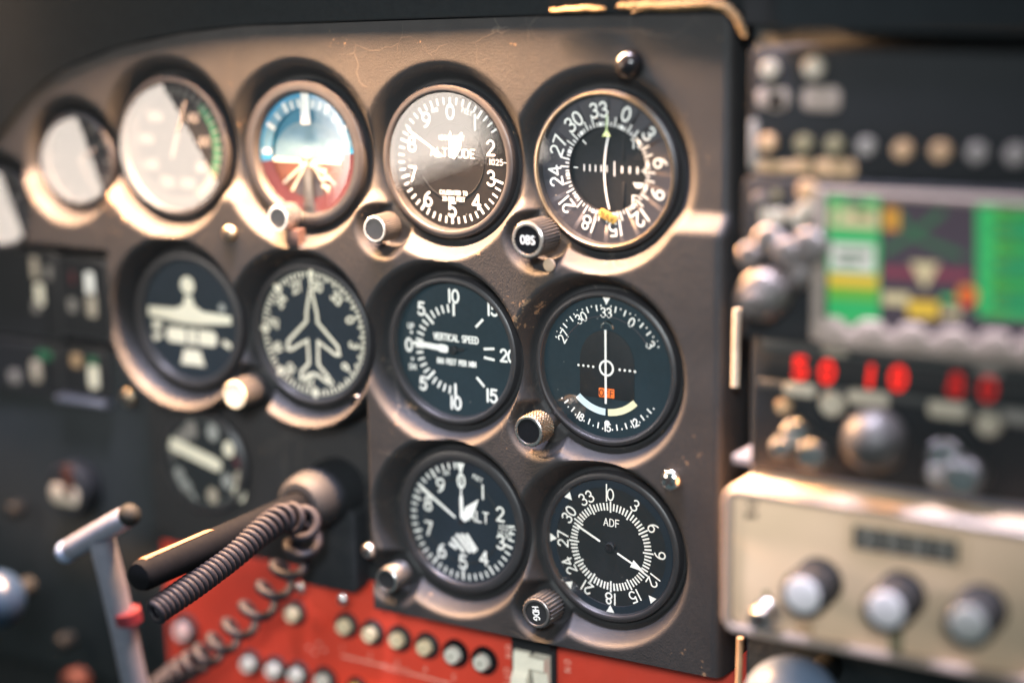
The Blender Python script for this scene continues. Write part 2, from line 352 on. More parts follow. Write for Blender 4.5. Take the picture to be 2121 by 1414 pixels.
# ------------------------------------------------------------------ instrument positions (u, v)
U = (-283.3, -194.7, -102.1, -10.1); VV = (19.7, -80.9, -175.6)
INST = {'asi': (U[0]-4, VV[0]), 'att': (U[1], VV[0]), 'alt': (U[2], VV[0]), 'vor': (U[3], VV[0]), 'tc': (U[0], VV[1]), 'hdg': (U[1], VV[1]), 'vsi': (U[2], VV[1]),
        'cdi': (U[3], VV[1]), 'alt2': (U[2]+3.4, VV[2]), 'adf': (U[3]+2., VV[2])}
RAD = {'asi': 36.5, 'att': 33.5, 'alt': 36, 'vor': 37.3, 'tc': 35.5, 'hdg': 37, 'vsi': 36.8, 'cdi': 37, 'alt2': 34.8, 'adf': 36.5}
SMALL = [(*at(160, 332, 0), 25.), (*at(5, 430, 0), 22.)]
KNOBS = {'alt': (775, 475, 17, 7.2), 'vor': (1092, 497, 19, 9.2), 'att': (575, 452, 15, 7.), 'cdi': (1094, 893, 22, 8.2), 'alt2': (800, 1202, 17, 7.), 'adf': (1110, 1270, 17, 8.2), 'hdg': (485, 818, 20, 8.)}

# ------------------------------------------------------------------ panel: vinyl cover pressed round every instrument
def sstep(a, b, x):
    t = min(1, max(0, (x-a)/(b-a))); return t*t*(3-2*t)
def smin(a, b, k):
    h = max(k-abs(a-b), 0)/k; return min(a, b)-h*h*k*.25
kn_uv = [(*at(px, py, hh), rr+3.2) for px, py, hh, rr in KNOBS.values()]
TOPC = [at(x, y, 3) for x, y in ((-260, 560), (-120, 400), (0, 285), (60, 205), (130, 145), (250, 98), (380, 70), (500, 55), (800, 44), (1100, 35), (1470, 29))]
def vtop(u):
    if u <= TOPC[0][0]: return TOPC[0][1]
    for (a, b), (c, d) in zip(TOPC, TOPC[1:]):
        if u <= c: return b+(d-b)*(u-a)/(c-a)
    return TOPC[-1][1]
UR = 60.
def height(u, v):
    wob = 2.2*noise.noise(V3((u*.03, v*.03, 3.)))
    s = sstep(4., -8., v+wob*.6-.02*u*0)
    h = 3.+7.8*s + .5*noise.noise(V3((u*.012, v*.012, 0)))
    # the cover's lower left edge is cut away round the two left dials
    if u < -140:
        d = min(math.hypot(u-INST['tc'][0], v-INST['tc'][1]), math.hypot(u-INST['hdg'][0], v-INST['hdg'][1]))-52.5
        d = min(d, -100.-v) if True else d
        cut = sstep(-1.5, 2., d)*sstep(-150, -154.5, u)
        h = h*(1-cut)+(-16)*cut
    # cut away at the far lower left where the square engine gauges sit
    cut = sstep(-332, -340, u)*sstep(-42, -47, v); h = h*(1-cut)+(-34)*cut
    sl = 1.1+1.15*s
    for k, (a, b) in INST.items():
        r = math.hypot(u-a, v-b)
        if r < 60: h = smin(h, -6.+sl*max(0, r-42.3), 3.2) if r > 39.2 else -15.
    for a, b, r0 in SMALL:
        r = math.hypot(u-a, v-b)
        if r < 60: h = smin(h, -6.+sl*max(0, r-r0-4), 3.2)
    for a, b, r0 in kn_uv:
        r = math.hypot(u-a, v-b)
        if r < 30: h = smin(h, -3.+2.2*max(0, r-r0), 3.)
    e = UR-u
    if e < 5: h -= (5-math.sqrt(max(0, 25-(5-e)**2)))*.9
    return h
panel = thing('instrument_panel', 'black grained vinyl instrument panel with deep flared openings round the dials', 'instrument panel', (-110, 0, -60))
b = MB(); STEP = 1.15
nu = int((UR+520)/STEP)+1; us_ = [-520+(UR+520)*i/(nu-1) for i in range(nu)]
nv = int(345/STEP)+1; vs_, fs_ = [], []
VB = -230.
for i, u in enumerate(us_):
    t = vtop(u)
    for j in range(nv):
        v = VB+(t-VB)*j/(nv-1); h = height(u, v)
        vs_.append((u, -h, v))
for i in range(nu-1):
    for j in range(nv-1): fs_.append([i*nv+j, (i+1)*nv+j, (i+1)*nv+j+1, i*nv+j+1])
k0 = len(vs_)
for j in range(nv): vs_.append((UR+.6, 24, vs_[(nu-1)*nv+j][2]))
for j in range(nv-1): fs_.append([(nu-1)*nv+j, k0+j, k0+j+1, (nu-1)*nv+j+1])
k1 = len(vs_)
for i in range(nu): vs_.append((us_[i], 20, VB-1.5))
for i in range(nu-1): fs_.append([i*nv, k1+i, k1+i+1, (i+1)*nv])
b.add(vs_, fs_, 'black_vinyl')
build('vinyl_cover', b, panel, sharp=60)

def dome_screw(px, py, h, r, m='chrome', ph=True, rise=.6):
    f = frame(px, py, h); s = MB()
    s.lathe(f, [(r, -1), (r, .2)]+[(r*math.cos(t*PI/2/6), .2+r*rise*math.sin(t*PI/2/6)) for t in range(1, 6)]+[(.05*r, .2+r*rise)], m, 28, cap1=True)
    if ph:
        for a in (35, 125): s.rib(f, [pol(a, -.55*r), pol(a, .55*r)], r*.28, 'gap_black', .25+r*rise*(1.0 if a == 35 else 1.01), cap=False)
    return s
for px, py, h, r, m in ((1390, 993, 12, 5.4, 'chrome'), (475, 484, 12, 4.6, 'worn_brass'), (763, 1140, 12, 4.2, 'steel'), (266, 822, 5, 5.2, 'worn_brass'), (1137, 549, 11, 3.2, 'bare_edge')):
    build('screw', dome_screw(px, py, h, r, m, ph=(m != 'bare_edge'), rise=.04 if m == 'bare_edge' else .6), panel)
s = dome_screw(1304, 133, 3.5, 7.2, 'gloss_black', ph=False, rise=.85); build('dome_plug', s, panel, 'glossy black dome plug')
s = MB(); f = Fr((0, 0, 0)); uu, v0 = at(725, 1062, 2); _, v1 = at(725, 1228, 2)
s.slab(f, rrect(uu-42, uu, v1-2, v0, 5, 6), 'black_plastic', -14, -2, 1.5)
build('cover_plate', s, panel)
for px, py in ((622, 1217), (709, 1241)): build('screw', dome_screw(px, py, 2, 3.2, 'steel'), panel)

# lower left sub panel (behind the cover) and dark bulkhead
s = MB(); s.box(Fr((0, 0, 0)), -560, -150, -330, -110, -22, -17, 'dark_cabin', 1)
o = build('lower_panel', s, panel)
s = MB(); s.box(Fr((0, 0, 0)), -1100, 900, -700, 500, -90, -60, 'dark_cabin', 1)
o = build('firewall', s); o['kind'] = 'structure'; o['label'] = 'dark firewall behind the instrument panel'; o['category'] = 'wall'

# ------------------------------------------------------------------ glareshield and its perished foam
gs = thing('glareshield', 'dark padded glareshield rolled over the top edge of the panel', 'glareshield', (-150, 0, 100))
s = MB(); pts = []
cur = [(-720, TOPC[0][1]-160), (-560, TOPC[0][1]-60)]+TOPC+[(UR+6, TOPC[-1][1]+.5)]
for (a, bb), (c, d) in zip(cur, cur[1:]):
    for i in range(12): pts.append((a+(c-a)*i/12, bb+(d-bb)*i/12))
pts.append(cur[-1])
sm = [pts[0]]+[tuple(sum(pts[min(len(pts)-1, max(0, i+k))][q] for k in range(-6, 7))/13 for q in (0, 1)) for i in range(1, len(pts)-1)]+[pts[-1]]
path = [V3((a, .5, v+5.6)) for a, v in sm]
s.tube(path, lambda t: 4.6+.3*math.sin(40*t), 'hood_black', 16); build('padded_roll', s, gs)
s = MB(); vs_ = []; K_ = 5
for a, v in sm:
    k_ = 23./(163-v); top = max(116, v+12); vs_ += [V3((a, 22, v+1)), V3((a, -4.6, v+.8)), V3((a, -5.2, v+1.6)), V3((a, -5.2-k_*(top-v-1.6), top)), V3((a, 60, top+6))]
s.add(vs_, [[i*K_+k, i*K_+K_+k, i*K_+K_+1+k, i*K_+1+k] for i in range(len(sm)-1) for k in range(4)], 'hood_black')
s.slab(Fr((UR+9, 0, 92), V3((0, -1, 0)), Z3, V3((1, 0, 0))), [(-30, 0), (11, 0), (17, 42), (-30, 160)], 'hood_black', 0, 36.5, 1)
s.slab(Fr((UR+46, 0, 92), Y3*-1 if False else V3((0, -1, 0)), Z3, V3((1, 0, 0))), [(-30, 0), (64, 0), (71, 42), (-30, 160)], 'hood_black', 0, 330, 2)
build('hood_cover', s, gs, sharp=4)

def crumb_strip(pix, h, rad, dens):
    s = MB(); pp = [P(x, y, h) for x, y in pix]; L = []
    for a, c in zip(pp, pp[1:]):
        n = max(2, int((c-a).length/1.0))
        L += [a.lerp(c, i/n) for i in range(n)]
    L.append(pp[-1])
    s.tube([p+V3((0, 0, .5*noise.noise(p*.3))) for p in L], lambda t: rad*(.55+.45*math.sin(PI*min(1, max(0, t*.96+.02)))), 'foam', 10)
    for p in L:
        for _ in range(dens):
            q = p+V3((random.uniform(-1, 1), random.uniform(-1, 1)*rad*.6, random.gauss(.2, .45)*rad)); s.ball(q, random.uniform(.3, .75)*rad*.55, 'foam', 7, 5, (random.uniform(.7, 1.4), 1, random.uniform(.6, 1.2)))
    return s
fo = build('foam_seal', crumb_strip([(1283, 14), (1340, 13), (1400, 11), (1470, 8), (1503, 14), (1524, 34), (1534, 56), (1543, 74)], 8, 2.4, 3))
fo['label'] = 'long yellowed crumbling foam strip bending over the panel corner'; fo['category'] = 'foam seal'; fo['group'] = 'crumbling foam remnants on the panel rim'
fo = build('foam_seal', crumb_strip([(1142, 23), (1175, 21), (1215, 18), (1252, 21)], 8, 1.6, 4))
fo['label'] = 'short patch of yellow foam crumbs on the rim left of the longer foam strip'; fo['category'] = 'foam seal'; fo['group'] = 'crumbling foam remnants on the panel rim'

# ------------------------------------------------------------------ instruments
def knob(root, key, body, cap, teeth=36, amp=.05, diamond=False, word=None, shaft=None, rim=None, wrot=0, name='knob'):
    px, py, L, r = KNOBS[key]; f = frame(px, py, 0).up(0); c = P(px, py, L); f = Fr((c.x, 0, c.z))
    k = MB(); n = teeth*4
    def md(i, h):
        ph = (i % 4)
        if diamond: return 1+amp*math.cos(2*PI*i*teeth/n)*math.cos(h*2.2)
        return 1+amp*(1 if ph in (0, 1) else -.6)
    z0 = 1.5 if shaft is None else 9
    if shaft: k.lathe(f, [(shaft, -6), (shaft, z0+.5)], 'dark_steel', 24)
    prof = [(r*.9, z0)]+[(r, z0+.6+(L-1.4-z0)*i/14) for i in range(15)]
    k.lathe(f, prof, body, n, mod=md, cap0=True)
    k.lathe(f, [(r*.985, L-.9), (r*.97, L-.25), (r*.93, L), (r*.80, L), (r*.78, L-.5)], rim or body, n)
    kb = build(name, k, root)
    c_ = MB(); c_.disc(f, r*.79, cap, L-.45, 40)
    if word: text(c_, f, word, 0, 0, r*.43, r*.062, 'mark_white', wrot, L-.3, sx=.86)
    build('cap', c_, kb); return kb
def bezel(root, key, depth=3., ro=40.4, rg=None, m='bezel_black', lip=None):
    u, v = INST[key]; f = Fr((u, 0, v)); r = rg or RAD[key]; s = MB()
    s.lathe(f, [(ro+.0, -12), (ro, -1.6), (ro-.5, -.5), (ro-1.3, 0), (r+1.2, .2), (r+.4, -.1), (r, -.8), (r-.5, -depth), (r-.8, -depth-.4)], m, 96)
    if lip: s.lathe(f, [(r+1.5, .25), (r+1.2, .75), (r+.5, .8), (r+.1, .2), (r, -.7)], lip, 96)
    build('bezel', s, root)
    if lip is None and False: pass
    return f
def pane(root, f, r, h=-.9, dome=.0, tilt=(0, 0)):
    s = MB(); n = 10; prof = [(max(.01, r*i/n), h+dome*(1-(i/n)**2)) for i in range(n+1)]
    g = f
    if tilt != (0, 0):
        ty, tz = math.radians(tilt[0]), math.radians(tilt[1])
        hh = (Y3+X3*math.tan(ty)+Z3*math.tan(tz)).normalized(); x = (X3-hh*X3.dot(hh)).normalized(); g = Fr(f.o, x, hh.cross(x)*-1 if hh.cross(x).z < 0 else hh.cross(x), hh)
    s.lathe(g, prof, 'dial_glass', 72); o = build('glass', s, root, sharp=80); return o
def inst(name, label, key, cat='gauge', group='round dials in the instrument panel'):
    u, v = INST[key]; return thing(name, label, cat, (u, 0, v), group)

def altimeter(key, label, D, glass_tilt=(0, 0), dm='dial_brown', full=True, hx=0.):
    t = inst('altimeter', label, key, 'altimeter'); f = bezel(t, key, D); r = RAD[key]*(.965 if full else 1.); g = f.up(-D)
    d = MB(); d.disc(g, RAD[key]+2, dm); q = .25
    for i in range(50):
        a = i*7.2; big = (i % 5 == 0)
        if key == 'alt2' and 5 < a < 85: continue
        if key == 'alt' and 62 < a < 108 : continue
        tick(d, g, a, r*(.80 if big else .845), r*.95, 1.25 if big else 1.0, h=q)
    for n in range(10):
        x, z = pol(n*36, (r*.735 if full else r*.66) if n not in (2, 3) else r*.73); 
        text(d, g, str(n), x, z, 7.4, 1.15, 'mark_white', 0, q)
    text(d, g, '100', *pol(-20, r*.80), 2.1, .35, 'mark_white', -14, q); text(d, g, 'FEET', *pol(22, r*.80), 2.2, .36, 'mark_white', 18, q)
    x, z = pol(90, r*.80); text(d, g, '1025', x-.5, z+.6, 2.9, .42, 'mark_white', 0, q); 
    if key == 'alt2': text(d, g, '1030', x-1.2, z-3.6, 2.9, .42, 'mark_white', 4, q)
    d.rib(g, [(x+4.2, z+.6), (x+7.5, z+.3)], .45, 'mark_white', q)
    if full:
        text(d, g, 'ALTITUDE', .8, 4.2, 4.4, .55, 'mark_white', 0, q, sx=1.05); text(d, g, '1000 FEET', .6, 12., 2.4, .36, 'mark_white', 0, q)
        text(d, g, 'CALIBRATED TO', 1, -16.6, 2.1, .4, 'mark_white', 0, q, sx=.8); text(d, g, '20.000 FEET', 1, -19.9, 2.1, .4, 'mark_white', 0, q, sx=.8)
        d.lathe(g, [(r*.56, .05), (r*.575, .3), (r*.58, .06)], 'dial_black', 60)
    else:
        text(d, g, 'ALT', 10.5, 4.4, 5.6, .85, 'mark_white', 0, q)
        d.lathe(g, [(r*.66, .05), (r*.675, .3), (r*.69, .06)], 'dial_black', 60)
        # hatched crosshatch sector below the hub
        for (xa, za, xb, zb) in ((712, 757, 768, 800), (735, 718, 825, 826), (766, 688, 872, 832), (803, 686, 907, 832), (842, 688, 924, 815)):
            pa, pb = P(740+xa/3.722, 920+za/3.722, -D), P(740+xb/3.722, 920+zb/3.722, -D)
            d.rib(g, [(pa.x-g.o.x, pa.z-g.o.z), (pb.x-g.o.x, pb.z-g.o.z)], 1.85, 'mark_white', q, cap=False)
    build('dial', d, t)
    h = MB(); hd = 1.6   # long hundreds pointer
    A = 301 if full else 303
    h.poly(g, [pol(A-4, r*.14), pol(A-1.6, r*.80), pol(A, r*.9), pol(A+1.6, r*.80), pol(A+4, r*.14)] if full else [pol(A-8, r*.12), pol(A-2.2, r*.82), pol(A, r*.95), pol(A+2.2, r*.82), pol(A+8, r*.12)], 'mark_white', hd)
    h.disc(g, 1.6, 'dial_black', hd+.2, 20); build('long_pointer', h, t)
    h = MB(); A = 26 if full else 34
    h.poly(g, [pol(A-35, 2.4), pol(A-22, r*.27), pol(A-2, r*.48), pol(A+1, r*.49), pol(A+18, r*.27), pol(A+40, 2.6)] if full else [pol(A-30, 1.8), pol(A-18, r*.26), pol(A+4, r*.53), pol(A+24, r*.26), pol(A+50, 2.2)], 'mark_white', 1.0)
    build('short_pointer', h, t)
    h = MB()
    if full: h.poly(g, [(-.9, 2.), (-1., r*.38), (0, r*.46), (1., r*.38), (.9, 2.)], 'mark_white', .7)
    else:
        h.poly(g, [(-.9, 2.), (-1.1, r*.38), (-.45, r*.46), (-.4, r*.80), (.4, r*.80), (.45, r*.46), (1.1, r*.38), (.9, 2.)], 'mark_white', .7)
        h.poly(g, [(-.25, r*.78), (-2.6, r*.95), (2.6, r*.95), (.25, r*.78)], 'mark_white', .75)
    build('thin_pointer', h, t)
    pane(t, f, RAD[key]-.2, tilt=glass_tilt); return t

a1 = altimeter('alt', 'upper altimeter with a bright window reflected across its glass, marked CALIBRATED TO 20.000 FEET', 5.2)
knob(a1, 'alt', 'grey_knob', 'grey_knob', 40, .035, rim='steel')
a2 = altimeter('alt2', 'lower altimeter marked ALT with a white hatched patch under its hands', 2.6, dm='dial_navy', full=False)
knob(a2, 'alt2', 'dark_steel', 'gap_black', 26, .07, diamond=True, rim='steel')

# --- VOR indicator, top right
t = inst('course_indicator', 'dial with an orange NAV tag and a curved white needle, OBS on its knob', 'vor', 'course indicator'); f = bezel(t, 'vor', 4.4, rg=37.3, m='bezel_black', lip='worn_brass'); g = f.up(-4.4); r = 37.3
d = MB(); d.ring(g, 21.2, r+1, 'dial_ring', 0, n=96); d.disc(g, 21.4, 'dial_black', -2., 72); d.lathe(g, [(21.2, -2.), (21.2, 0)], 'dial_black', 72); q = .2
for n in range(12): text(d, g, str(n*3), *pol(n*30+21, 29.6), 6.9, .95, 'mark_white', n*30+21, q, gap=.2)
for i in range(72):
    a = i*5+21
    if i % 6 == 0: d.rib(g, [pol(a, 21.6), pol(a, 23.6)], 2., 'mark_white', q, cap=False)
    elif i % 2 == 0: tick(d, g, a, 21.6, 26.4, .62, h=q)
    else: tick(d, g, a, 21.6, 23.6, .6, h=q)
q = -1.8
for i in range(-5, 6):
    if i: d.rib(g, [(3.+i*4.0*(1.06 if i > 0 else .8)+(-1 if i < 0 else 0), -1.6), (3.+i*4.0*(1.06 if i > 0 else .8)+(-1 if i < 0 else 0), 1.8)], .62 if i < 0 else .95, 'mark_white', q, cap=False)
d.rib(g, [(3., -3.4), (3., 4.0)], .65, 'mark_white', q, cap=False)
text(d, g, 'TO', 15.6, 13., 4.2, .68, 'mark_white', 0, q); text(d, g, 'FR', 15.8, -14.6, 4.2, .68, 'mark_white', 0, q)
d.poly(g, [(13., 5), (19.6, 5), (16.3, 10)], 'gap_black', q); d.poly(g, [(13., -6.), (19.6, -6.), (16.3, -11)], 'gap_black', q); d.poly(g, [(13.2, -6.), (19.4, -6.), (17.6, -8.6), (14.8, -8.6)], 'mark_white', q+.05)
d.box(g, 7.4, 8.6, 5, 17, -1.95, -1.6, 'gap_black', .1); d.box(g, 7.4, 8.6, -20+1, -6, -1.95, -1.6, 'gap_black', .1)
tick(d, g, -47, 17.5, 20.3, .6, h=q); tick(d, g, 270, 17.6, 20., .6, h=q); tick(d, g, 90, 18, 20.6, .6, h=q)
d.slab(g, rrect(-5.2, 5.2, -2.2, 2.2, 2.1, 6) and [(0.3+x*math.cos(-.42)-z*math.sin(-.42), -23.2+x*math.sin(-.42)+z*math.cos(-.42)) for x, z in rrect(-5.4, 5.4, -2.3, 2.3, 2.2, 6)], 'nav_orange', .3, .7, .1)
text(d, g, 'NAV', .3, -23.2, 2.9, .34, 'gap_black', 24, .85, gap=.4)
build('dial', d, t)
h = MB(); h.rib(g, [(-2.2+2.6*((i/10-.5)*2)**2, 17.5-37*i/10) for i in range(11)], 1.0, 'mark_white', -.9); build('needle', h, t)
h = MB(); h.rib(g, [(.2, 22), (.2, 27)], .5, 'index_green', .9); h.poly(g, [(-2.3, 16.5), (2.3, 16.5), (.5, 19.6), (.35, 23), (-.1, 23), (-.2, 19.6)], 'index_green', .95); build('index_pointer', h, t)
pane(t, f, 37.2, -.6, .8)
knob(t, 'vor', 'grey_knob', 'gloss_black', 34, .05, word='OBS', rim='steel')

# --- CDI, middle right
t = inst('course_indicator', 'dial with a white centre ring, red OFF flag and pale arc band below', 'cdi', 'course indicator'); f = bezel(t, 'cdi', 3., rg=37.); g = f.up(-3.); r = 37.
d = MB(); d.disc(g, r+1.5, 'dial_teal'); q = .2
for n in range(12):
    a = n*30+29.5; aa = (a+180) % 360-180
    if abs(aa) < 70 or abs(aa) > 122: text(d, g, str(n*3), *pol(a, 28.6 if abs(aa) < 90 else 31.2), 4.6 if abs(aa) < 90 else 3.7, .72, 'mark_white', aa if abs(aa) < 90 else aa+180, q, gap=.14)
for i in range(72):
    a = i*5+29.5; aa = (a+180) % 360-180
    if abs(aa) < 66 or abs(aa) > 124:
        m_ = i % 6
        r1 = 32.6
        if m_ == 0: d.disc(Fr(g.p(*pol(a, 33.)), g.x, g.z, g.h), .3, 'mark_white', q, 8); continue
        tick(d, g, a, (29.4 if i % 2 == 0 else 31.6), r1, .75 if i % 2 == 0 else .6, h=q)
d.poly(g, [(-2.2, 36.4), (2.2, 36.4), (0, 32.8)], 'mark_white', q+.1)
# inner raised mask with arched window
arch = [(-15.5, -16)]+[(15.5*math.cos(math.radians(a)), 3+16.5*math.sin(math.radians(a))) for a in range(180, -1, -10)]+[(15.5, -16)]
d.slab(g, [p for p in arch], 'dial_black', .0, .35, .25)
d.lathe(g, [(26.3, .05), (26.5, .4), (26.8, .4), (27., .05)], 'dial_ring', 60, a0=-62, a1=62)
d.ring(g, 3.2, 4.3, 'mark_white', .6, n=40)
for k in range(1, 5):
    for sgn in (-1, 1): d.disc(Fr(g.p(sgn*(5.0+2.85*k-.3), 0), g.x, g.z, g.h), .68, 'mark_white', .6, 14)
def band(a0, a1, m, h=.55): d.ring(g, 21.2, 24.8, m, h, a0, a1, 24)
band(181.8, 226, 'arc_blue'); band(135, 178.2, 'arc_yellow')
d.disc(Fr(g.p(.2, -28.8), g.x, g.z, g.h), 1.55, 'mark_white', .55, 24)
d.lathe(Fr(g.p(.2, 20.5), g.x, g.z, g.h), [(4., .2), (3.4, .9), (2.6, 1.), (2.2, .3)], 'chrome', 24, a0=-90, a1=90)
build('dial', d, t)
h = MB(); h.slab(g, rrect(-4.4, 4.4, -15.4, -10.6, .4, 3), 'flag_orange', .4, .75, .1); text(h, g, 'OFF', 0, -13, 3.3, .45, 'gap_black', 0, .85, gap=.34); build('warning_flag', h, t)
h = MB(); h.rib(g, [(0, 20), (0, -18.4)], 1.15, 'mark_white', 1.5, cap=False); build('needle', h, t)
pane(t, f, 36.9, -.8, 1.2)
kb = knob(t, 'cdi', 'worn_brass', 'gloss_black', 30, .05, diamond=True, shaft=4.2, rim='steel')

# --- VSI
t = inst('vertical_speed_gauge', 'dial reading VERTICAL SPEED with a white needle resting left at zero', 'vsi', 'vertical speed gauge'); f = bezel(t, 'vsi', 4.); g = f.up(-4.2); r = 36.8
d = MB(); d.disc(g, r+2, 'dial_teal'); q = .2
lab = {270: '0', 315: '5', 0: '10', 45: '15', 90: '20', 135: '15', 180: '10', 225: '5'}
for a, s_ in lab.items():
    rr = {90: r*.89, 45: r*.93, 135: r*.87}.get(a, r*.79)
    text(d, g, s_, *pol(a, rr), 6.6 if a != 90 else 6.2, 1.25, 'mark_white', 0, q, gap=.16)
for k in range(-10, 11):
    a = 270+9*k; big = k in (-10, -5, 5, 10)
    if k == 0: d.rib(g, [pol(a, r*.53), pol(a, r*.67)], 2.2, 'mark_white', q, cap=False)
    else: tick(d, g, a, r*(.50 if big else .55), r*(.69 if big else .67), 1.35 if big else 1.1, h=q)
for a in (45, 135): tick(d, g, a, r*.52, r*.70, 1.3, h=q)
for a in (83, 97): tick(d, g, a, r*.50, r*.68, 1.3, h=q)
text(d, g, 'VERTICAL SPEED', 1, 6.4, 3.4, .72, 'mark_white', 0, q, gap=.22, sx=.82); text(d, g, '100 FEET PER MIN', 1, -6.8, 2.7, .62, 'mark_white', 0, q, gap=.22, sx=.82)
text(d, g, 'UP', -27.5, 10.5, 2.8, .5, 'mark_white', 0, q); text(d, g, 'DN', -27, -12., 2.8, .5, 'mark_white', 0, q)
d.poly(g, [(-28.4, 6.4), (-26.2, 6.4), (-27.3, 8.4)], 'mark_white', q); d.poly(g, [(-28.2, -7.), (-26, -7.), (-27.1, -9)], 'mark_white', q)
build('dial', d, t)
h = MB(); A = 274
pv = lambda d_, o_: (pol(A, d_)[0]+pol(A+90, o_)[0], pol(A, d_)[1]+pol(A+90, o_)[1])
h.poly(g, [pv(3.2, -1.6), pv(5, -2.2), pv(8, -2.2), pv(9.6, -1.6), pv(22, -1.5), pv(25.5, -.7), pv(25.5, .7), pv(22, 1.5), pv(9.6, 1.6), pv(8, 2.2), pv(5, 2.2), pv(3.2, 1.6)], 'mark_white', 1.6)
h.lathe(g, [(2.3, 0), (2.3, 2.), (1.7, 2.4)], 'dial_black', 24, cap1=True); h.rib(g, [(0, 0), (6, 1.0)], 1.8, 'dial_black', 1.4); build('needle', h, t)
pane(t, f, 36.6)

# --- ADF
t = inst('bearing_indicator', 'compass dial marked ADF with a thin white arrow and HDG knob', 'adf', 'bearing indicator'); f = bezel(t, 'adf', 1.8, m='bezel_black'); g = f.up(-2.); r = 36.5
d = MB(); d.ring(g, 32, r+1, 'dial_navy', 0, n=90); d.disc(g, 32.2, 'dial_black', -.6, 90); d.lathe(g, [(32, -.6), (32, 0)], 'dial_ring', 90); q = -.4
for n in range(12): text(d, g, str(n*3), *pol(n*30, 28.2), 5.9, .78, 'mark_white', n*30, q, gap=.2)
for i in range(72): tick(d, g, i*5, 19.6 if i % 6 else 18.6, 23.6 if i % 6 else 24.6, .85, h=q)
d.rib(g, [(-1.9, 24.5), (-1.9, 34.)], .75, 'mark_white', .35, cap=False)
for a in (45, 90, 135, 180, 225, 270, 315):
    if a in (45, 90): continue
    x, z = pol(a, 35.4); dx, dz = pol(a, 1); nx, nz = dz, -dx
    d.poly(g, [(x+nx*2.3, z+nz*2.3), (x-nx*2.3, z-nz*2.3), (x-dx*4, z-dz*4)], 'mark_white', .3)
text(d, g, 'ADF', .5, 13.2, 3.9, .5, 'mark_white', 0, q)
build('dial', d, t)
h = MB(); A = 116; hh = 1.0
h.rib(g, [pol(A+180, 6.5), pol(A+180, 20.5)], 1.15, 'mark_white', hh); h.rib(g, [pol(A, 5.5), pol(A, 17)], 1.1, 'mark_white', hh)
h.poly(g, [pol(A-9, 14.6), pol(A+9, 14.6), pol(A, 22.5)], 'mark_white', hh+.1); h.rib(g, [pol(A, -6), pol(A, 6)], 1.6, 'gap_black', hh-.2); h.lathe(g, [(2.8, -.5), (2.8, 1.1), (2.2, 1.5)], 'dial_black', 24, cap1=True); build('needle', h, t)
pane(t, f, 36.3, -.5)
knob(t, 'adf', 'dark_steel', 'gap_black', 24, .07, word='HDG', wrot=82)

# --- heading indicator
t = inst('heading_indicator', 'compass dial with a white aeroplane outline in its middle', 'hdg', 'heading indicator'); f = bezel(t, 'hdg', 3.); g = f.up(-3.2); r = 37.
d = MB(); d.disc(g, r+1.5, 'dial_navy'); q = .2
for n in range(12): text(d, g, str(n*3), *pol(n*30+68, 27.6), 5.2, 1.05, 'mark_cream', n*30+68, q, gap=.16)
for i in range(72):
    big = i % 2 == 0; tick(d, g, i*5+68, 31.4 if big else 32.8, 35.2, 1.25, 'mark_cream', q)
for a in (0, 180, 270, 225, 315): d.rib(g, [pol(a, 30.8), pol(a, 36.6)], 2.3, 'mark_cream', q+.1, cap=False)
hf = [(0, 27), (1.6, 18), (3.6, 9.5), (3.8, 4.5), (17.2, -8), (18.0, -12.5), (15.5, -12.8), (3.6, -6.2), (3.2, -19.5), (9, -25), (9.4, -29.4), (6.5, -28), (2.5, -25.6), (0, -25.2)]
ol = [(x, z+2.5) for x, z in hf]; ol = ol+[(-x, z) for x, z in ol[-2:0:-1]]
h = MB(); h.rib(g, ol, 1.75, 'mark_cream', .9, closed=True); h.rib(g, [(0, 29), (0, 34)], 1.8, 'mark_cream', .95)
build('dial', d, t); build('aeroplane_symbol', h, t)
pane(t, f, 36.8)
knob(t, 'hdg', 'grey_knob', 'ivory_white', 30, .05, rim='ivory')
px, py = 735, 832; c = P(px, py, 6); k = MB(); k.lathe(Fr((c.x, 0, c.z)), [(4, -4), (4.2, 5), (3.5, 6)], 'gloss_black', 24, cap1=True); build('small_knob', k, t)

# --- attitude indicator
t = inst('attitude_indicator', 'dial split blue over brown with white fan lines, an artificial horizon', 'att', 'attitude indicator'); f = bezel(t, 'att', 4., rg=33.5); g = f.up(-4.5); r = 33.5
d = MB()
d.ring(g, 24.5, r+2, 'sky_blue', 0, -100, 88, 60); d.ring(g, 24.5, r+2, 'ground_maroon', 0, 88, 260, 60)
d.ring(g, 24.8, 30.6, 'ring_pale', .12, -88, 82, 50)
for a in (-60, -45, -30, -20, -10, 10, 20, 30, 45, 60): tick(d, g, a, 25.2, 31 if a % 30 == 0 else 29.6, 2.0 if a % 30 == 0 else 1.4, 'mark_white', .25)
tick(d, g, -90, 25, 31, 2.6, 'mark_white', .25)
build('roll_ring', d, t)
d = MB()
N = 40
up_ = [(24.5*math.cos(PI*i/N), 24.5*math.sin(PI*i/N)) for i in range(N+1)]
d.poly(g, [(x, z-3.) if z < 1e-6 else (x, z) for x, z in up_], 'sky_deep', -1.6)
d.poly(g, [(24.0*math.cos(PI*i/N), -3+20.5*math.sin(PI*i/N)) for i in range(N+1)], 'sky_pale', -1.45)
d.poly(g, [(24.5*math.cos(PI+PI*i/N), -3+.0+21.5*math.sin(PI+PI*i/N)) for i in range(N+1)], 'ground_brown', -1.5)
for x in (-21, -12.5, 12.5, 21): d.rib(g, [(x*.12, -5.0), (x, -19.5 if abs(x) > 15 else -21)], 1.15, 'mark_cream', -1.2)
for z, w in ((-9, 3.2), (-13.5, 4.4), (-18, 5.2)): d.rib(g, [(8-w*.3, z), (8+w, z)], 1.2, 'mark_cream', -1.1)
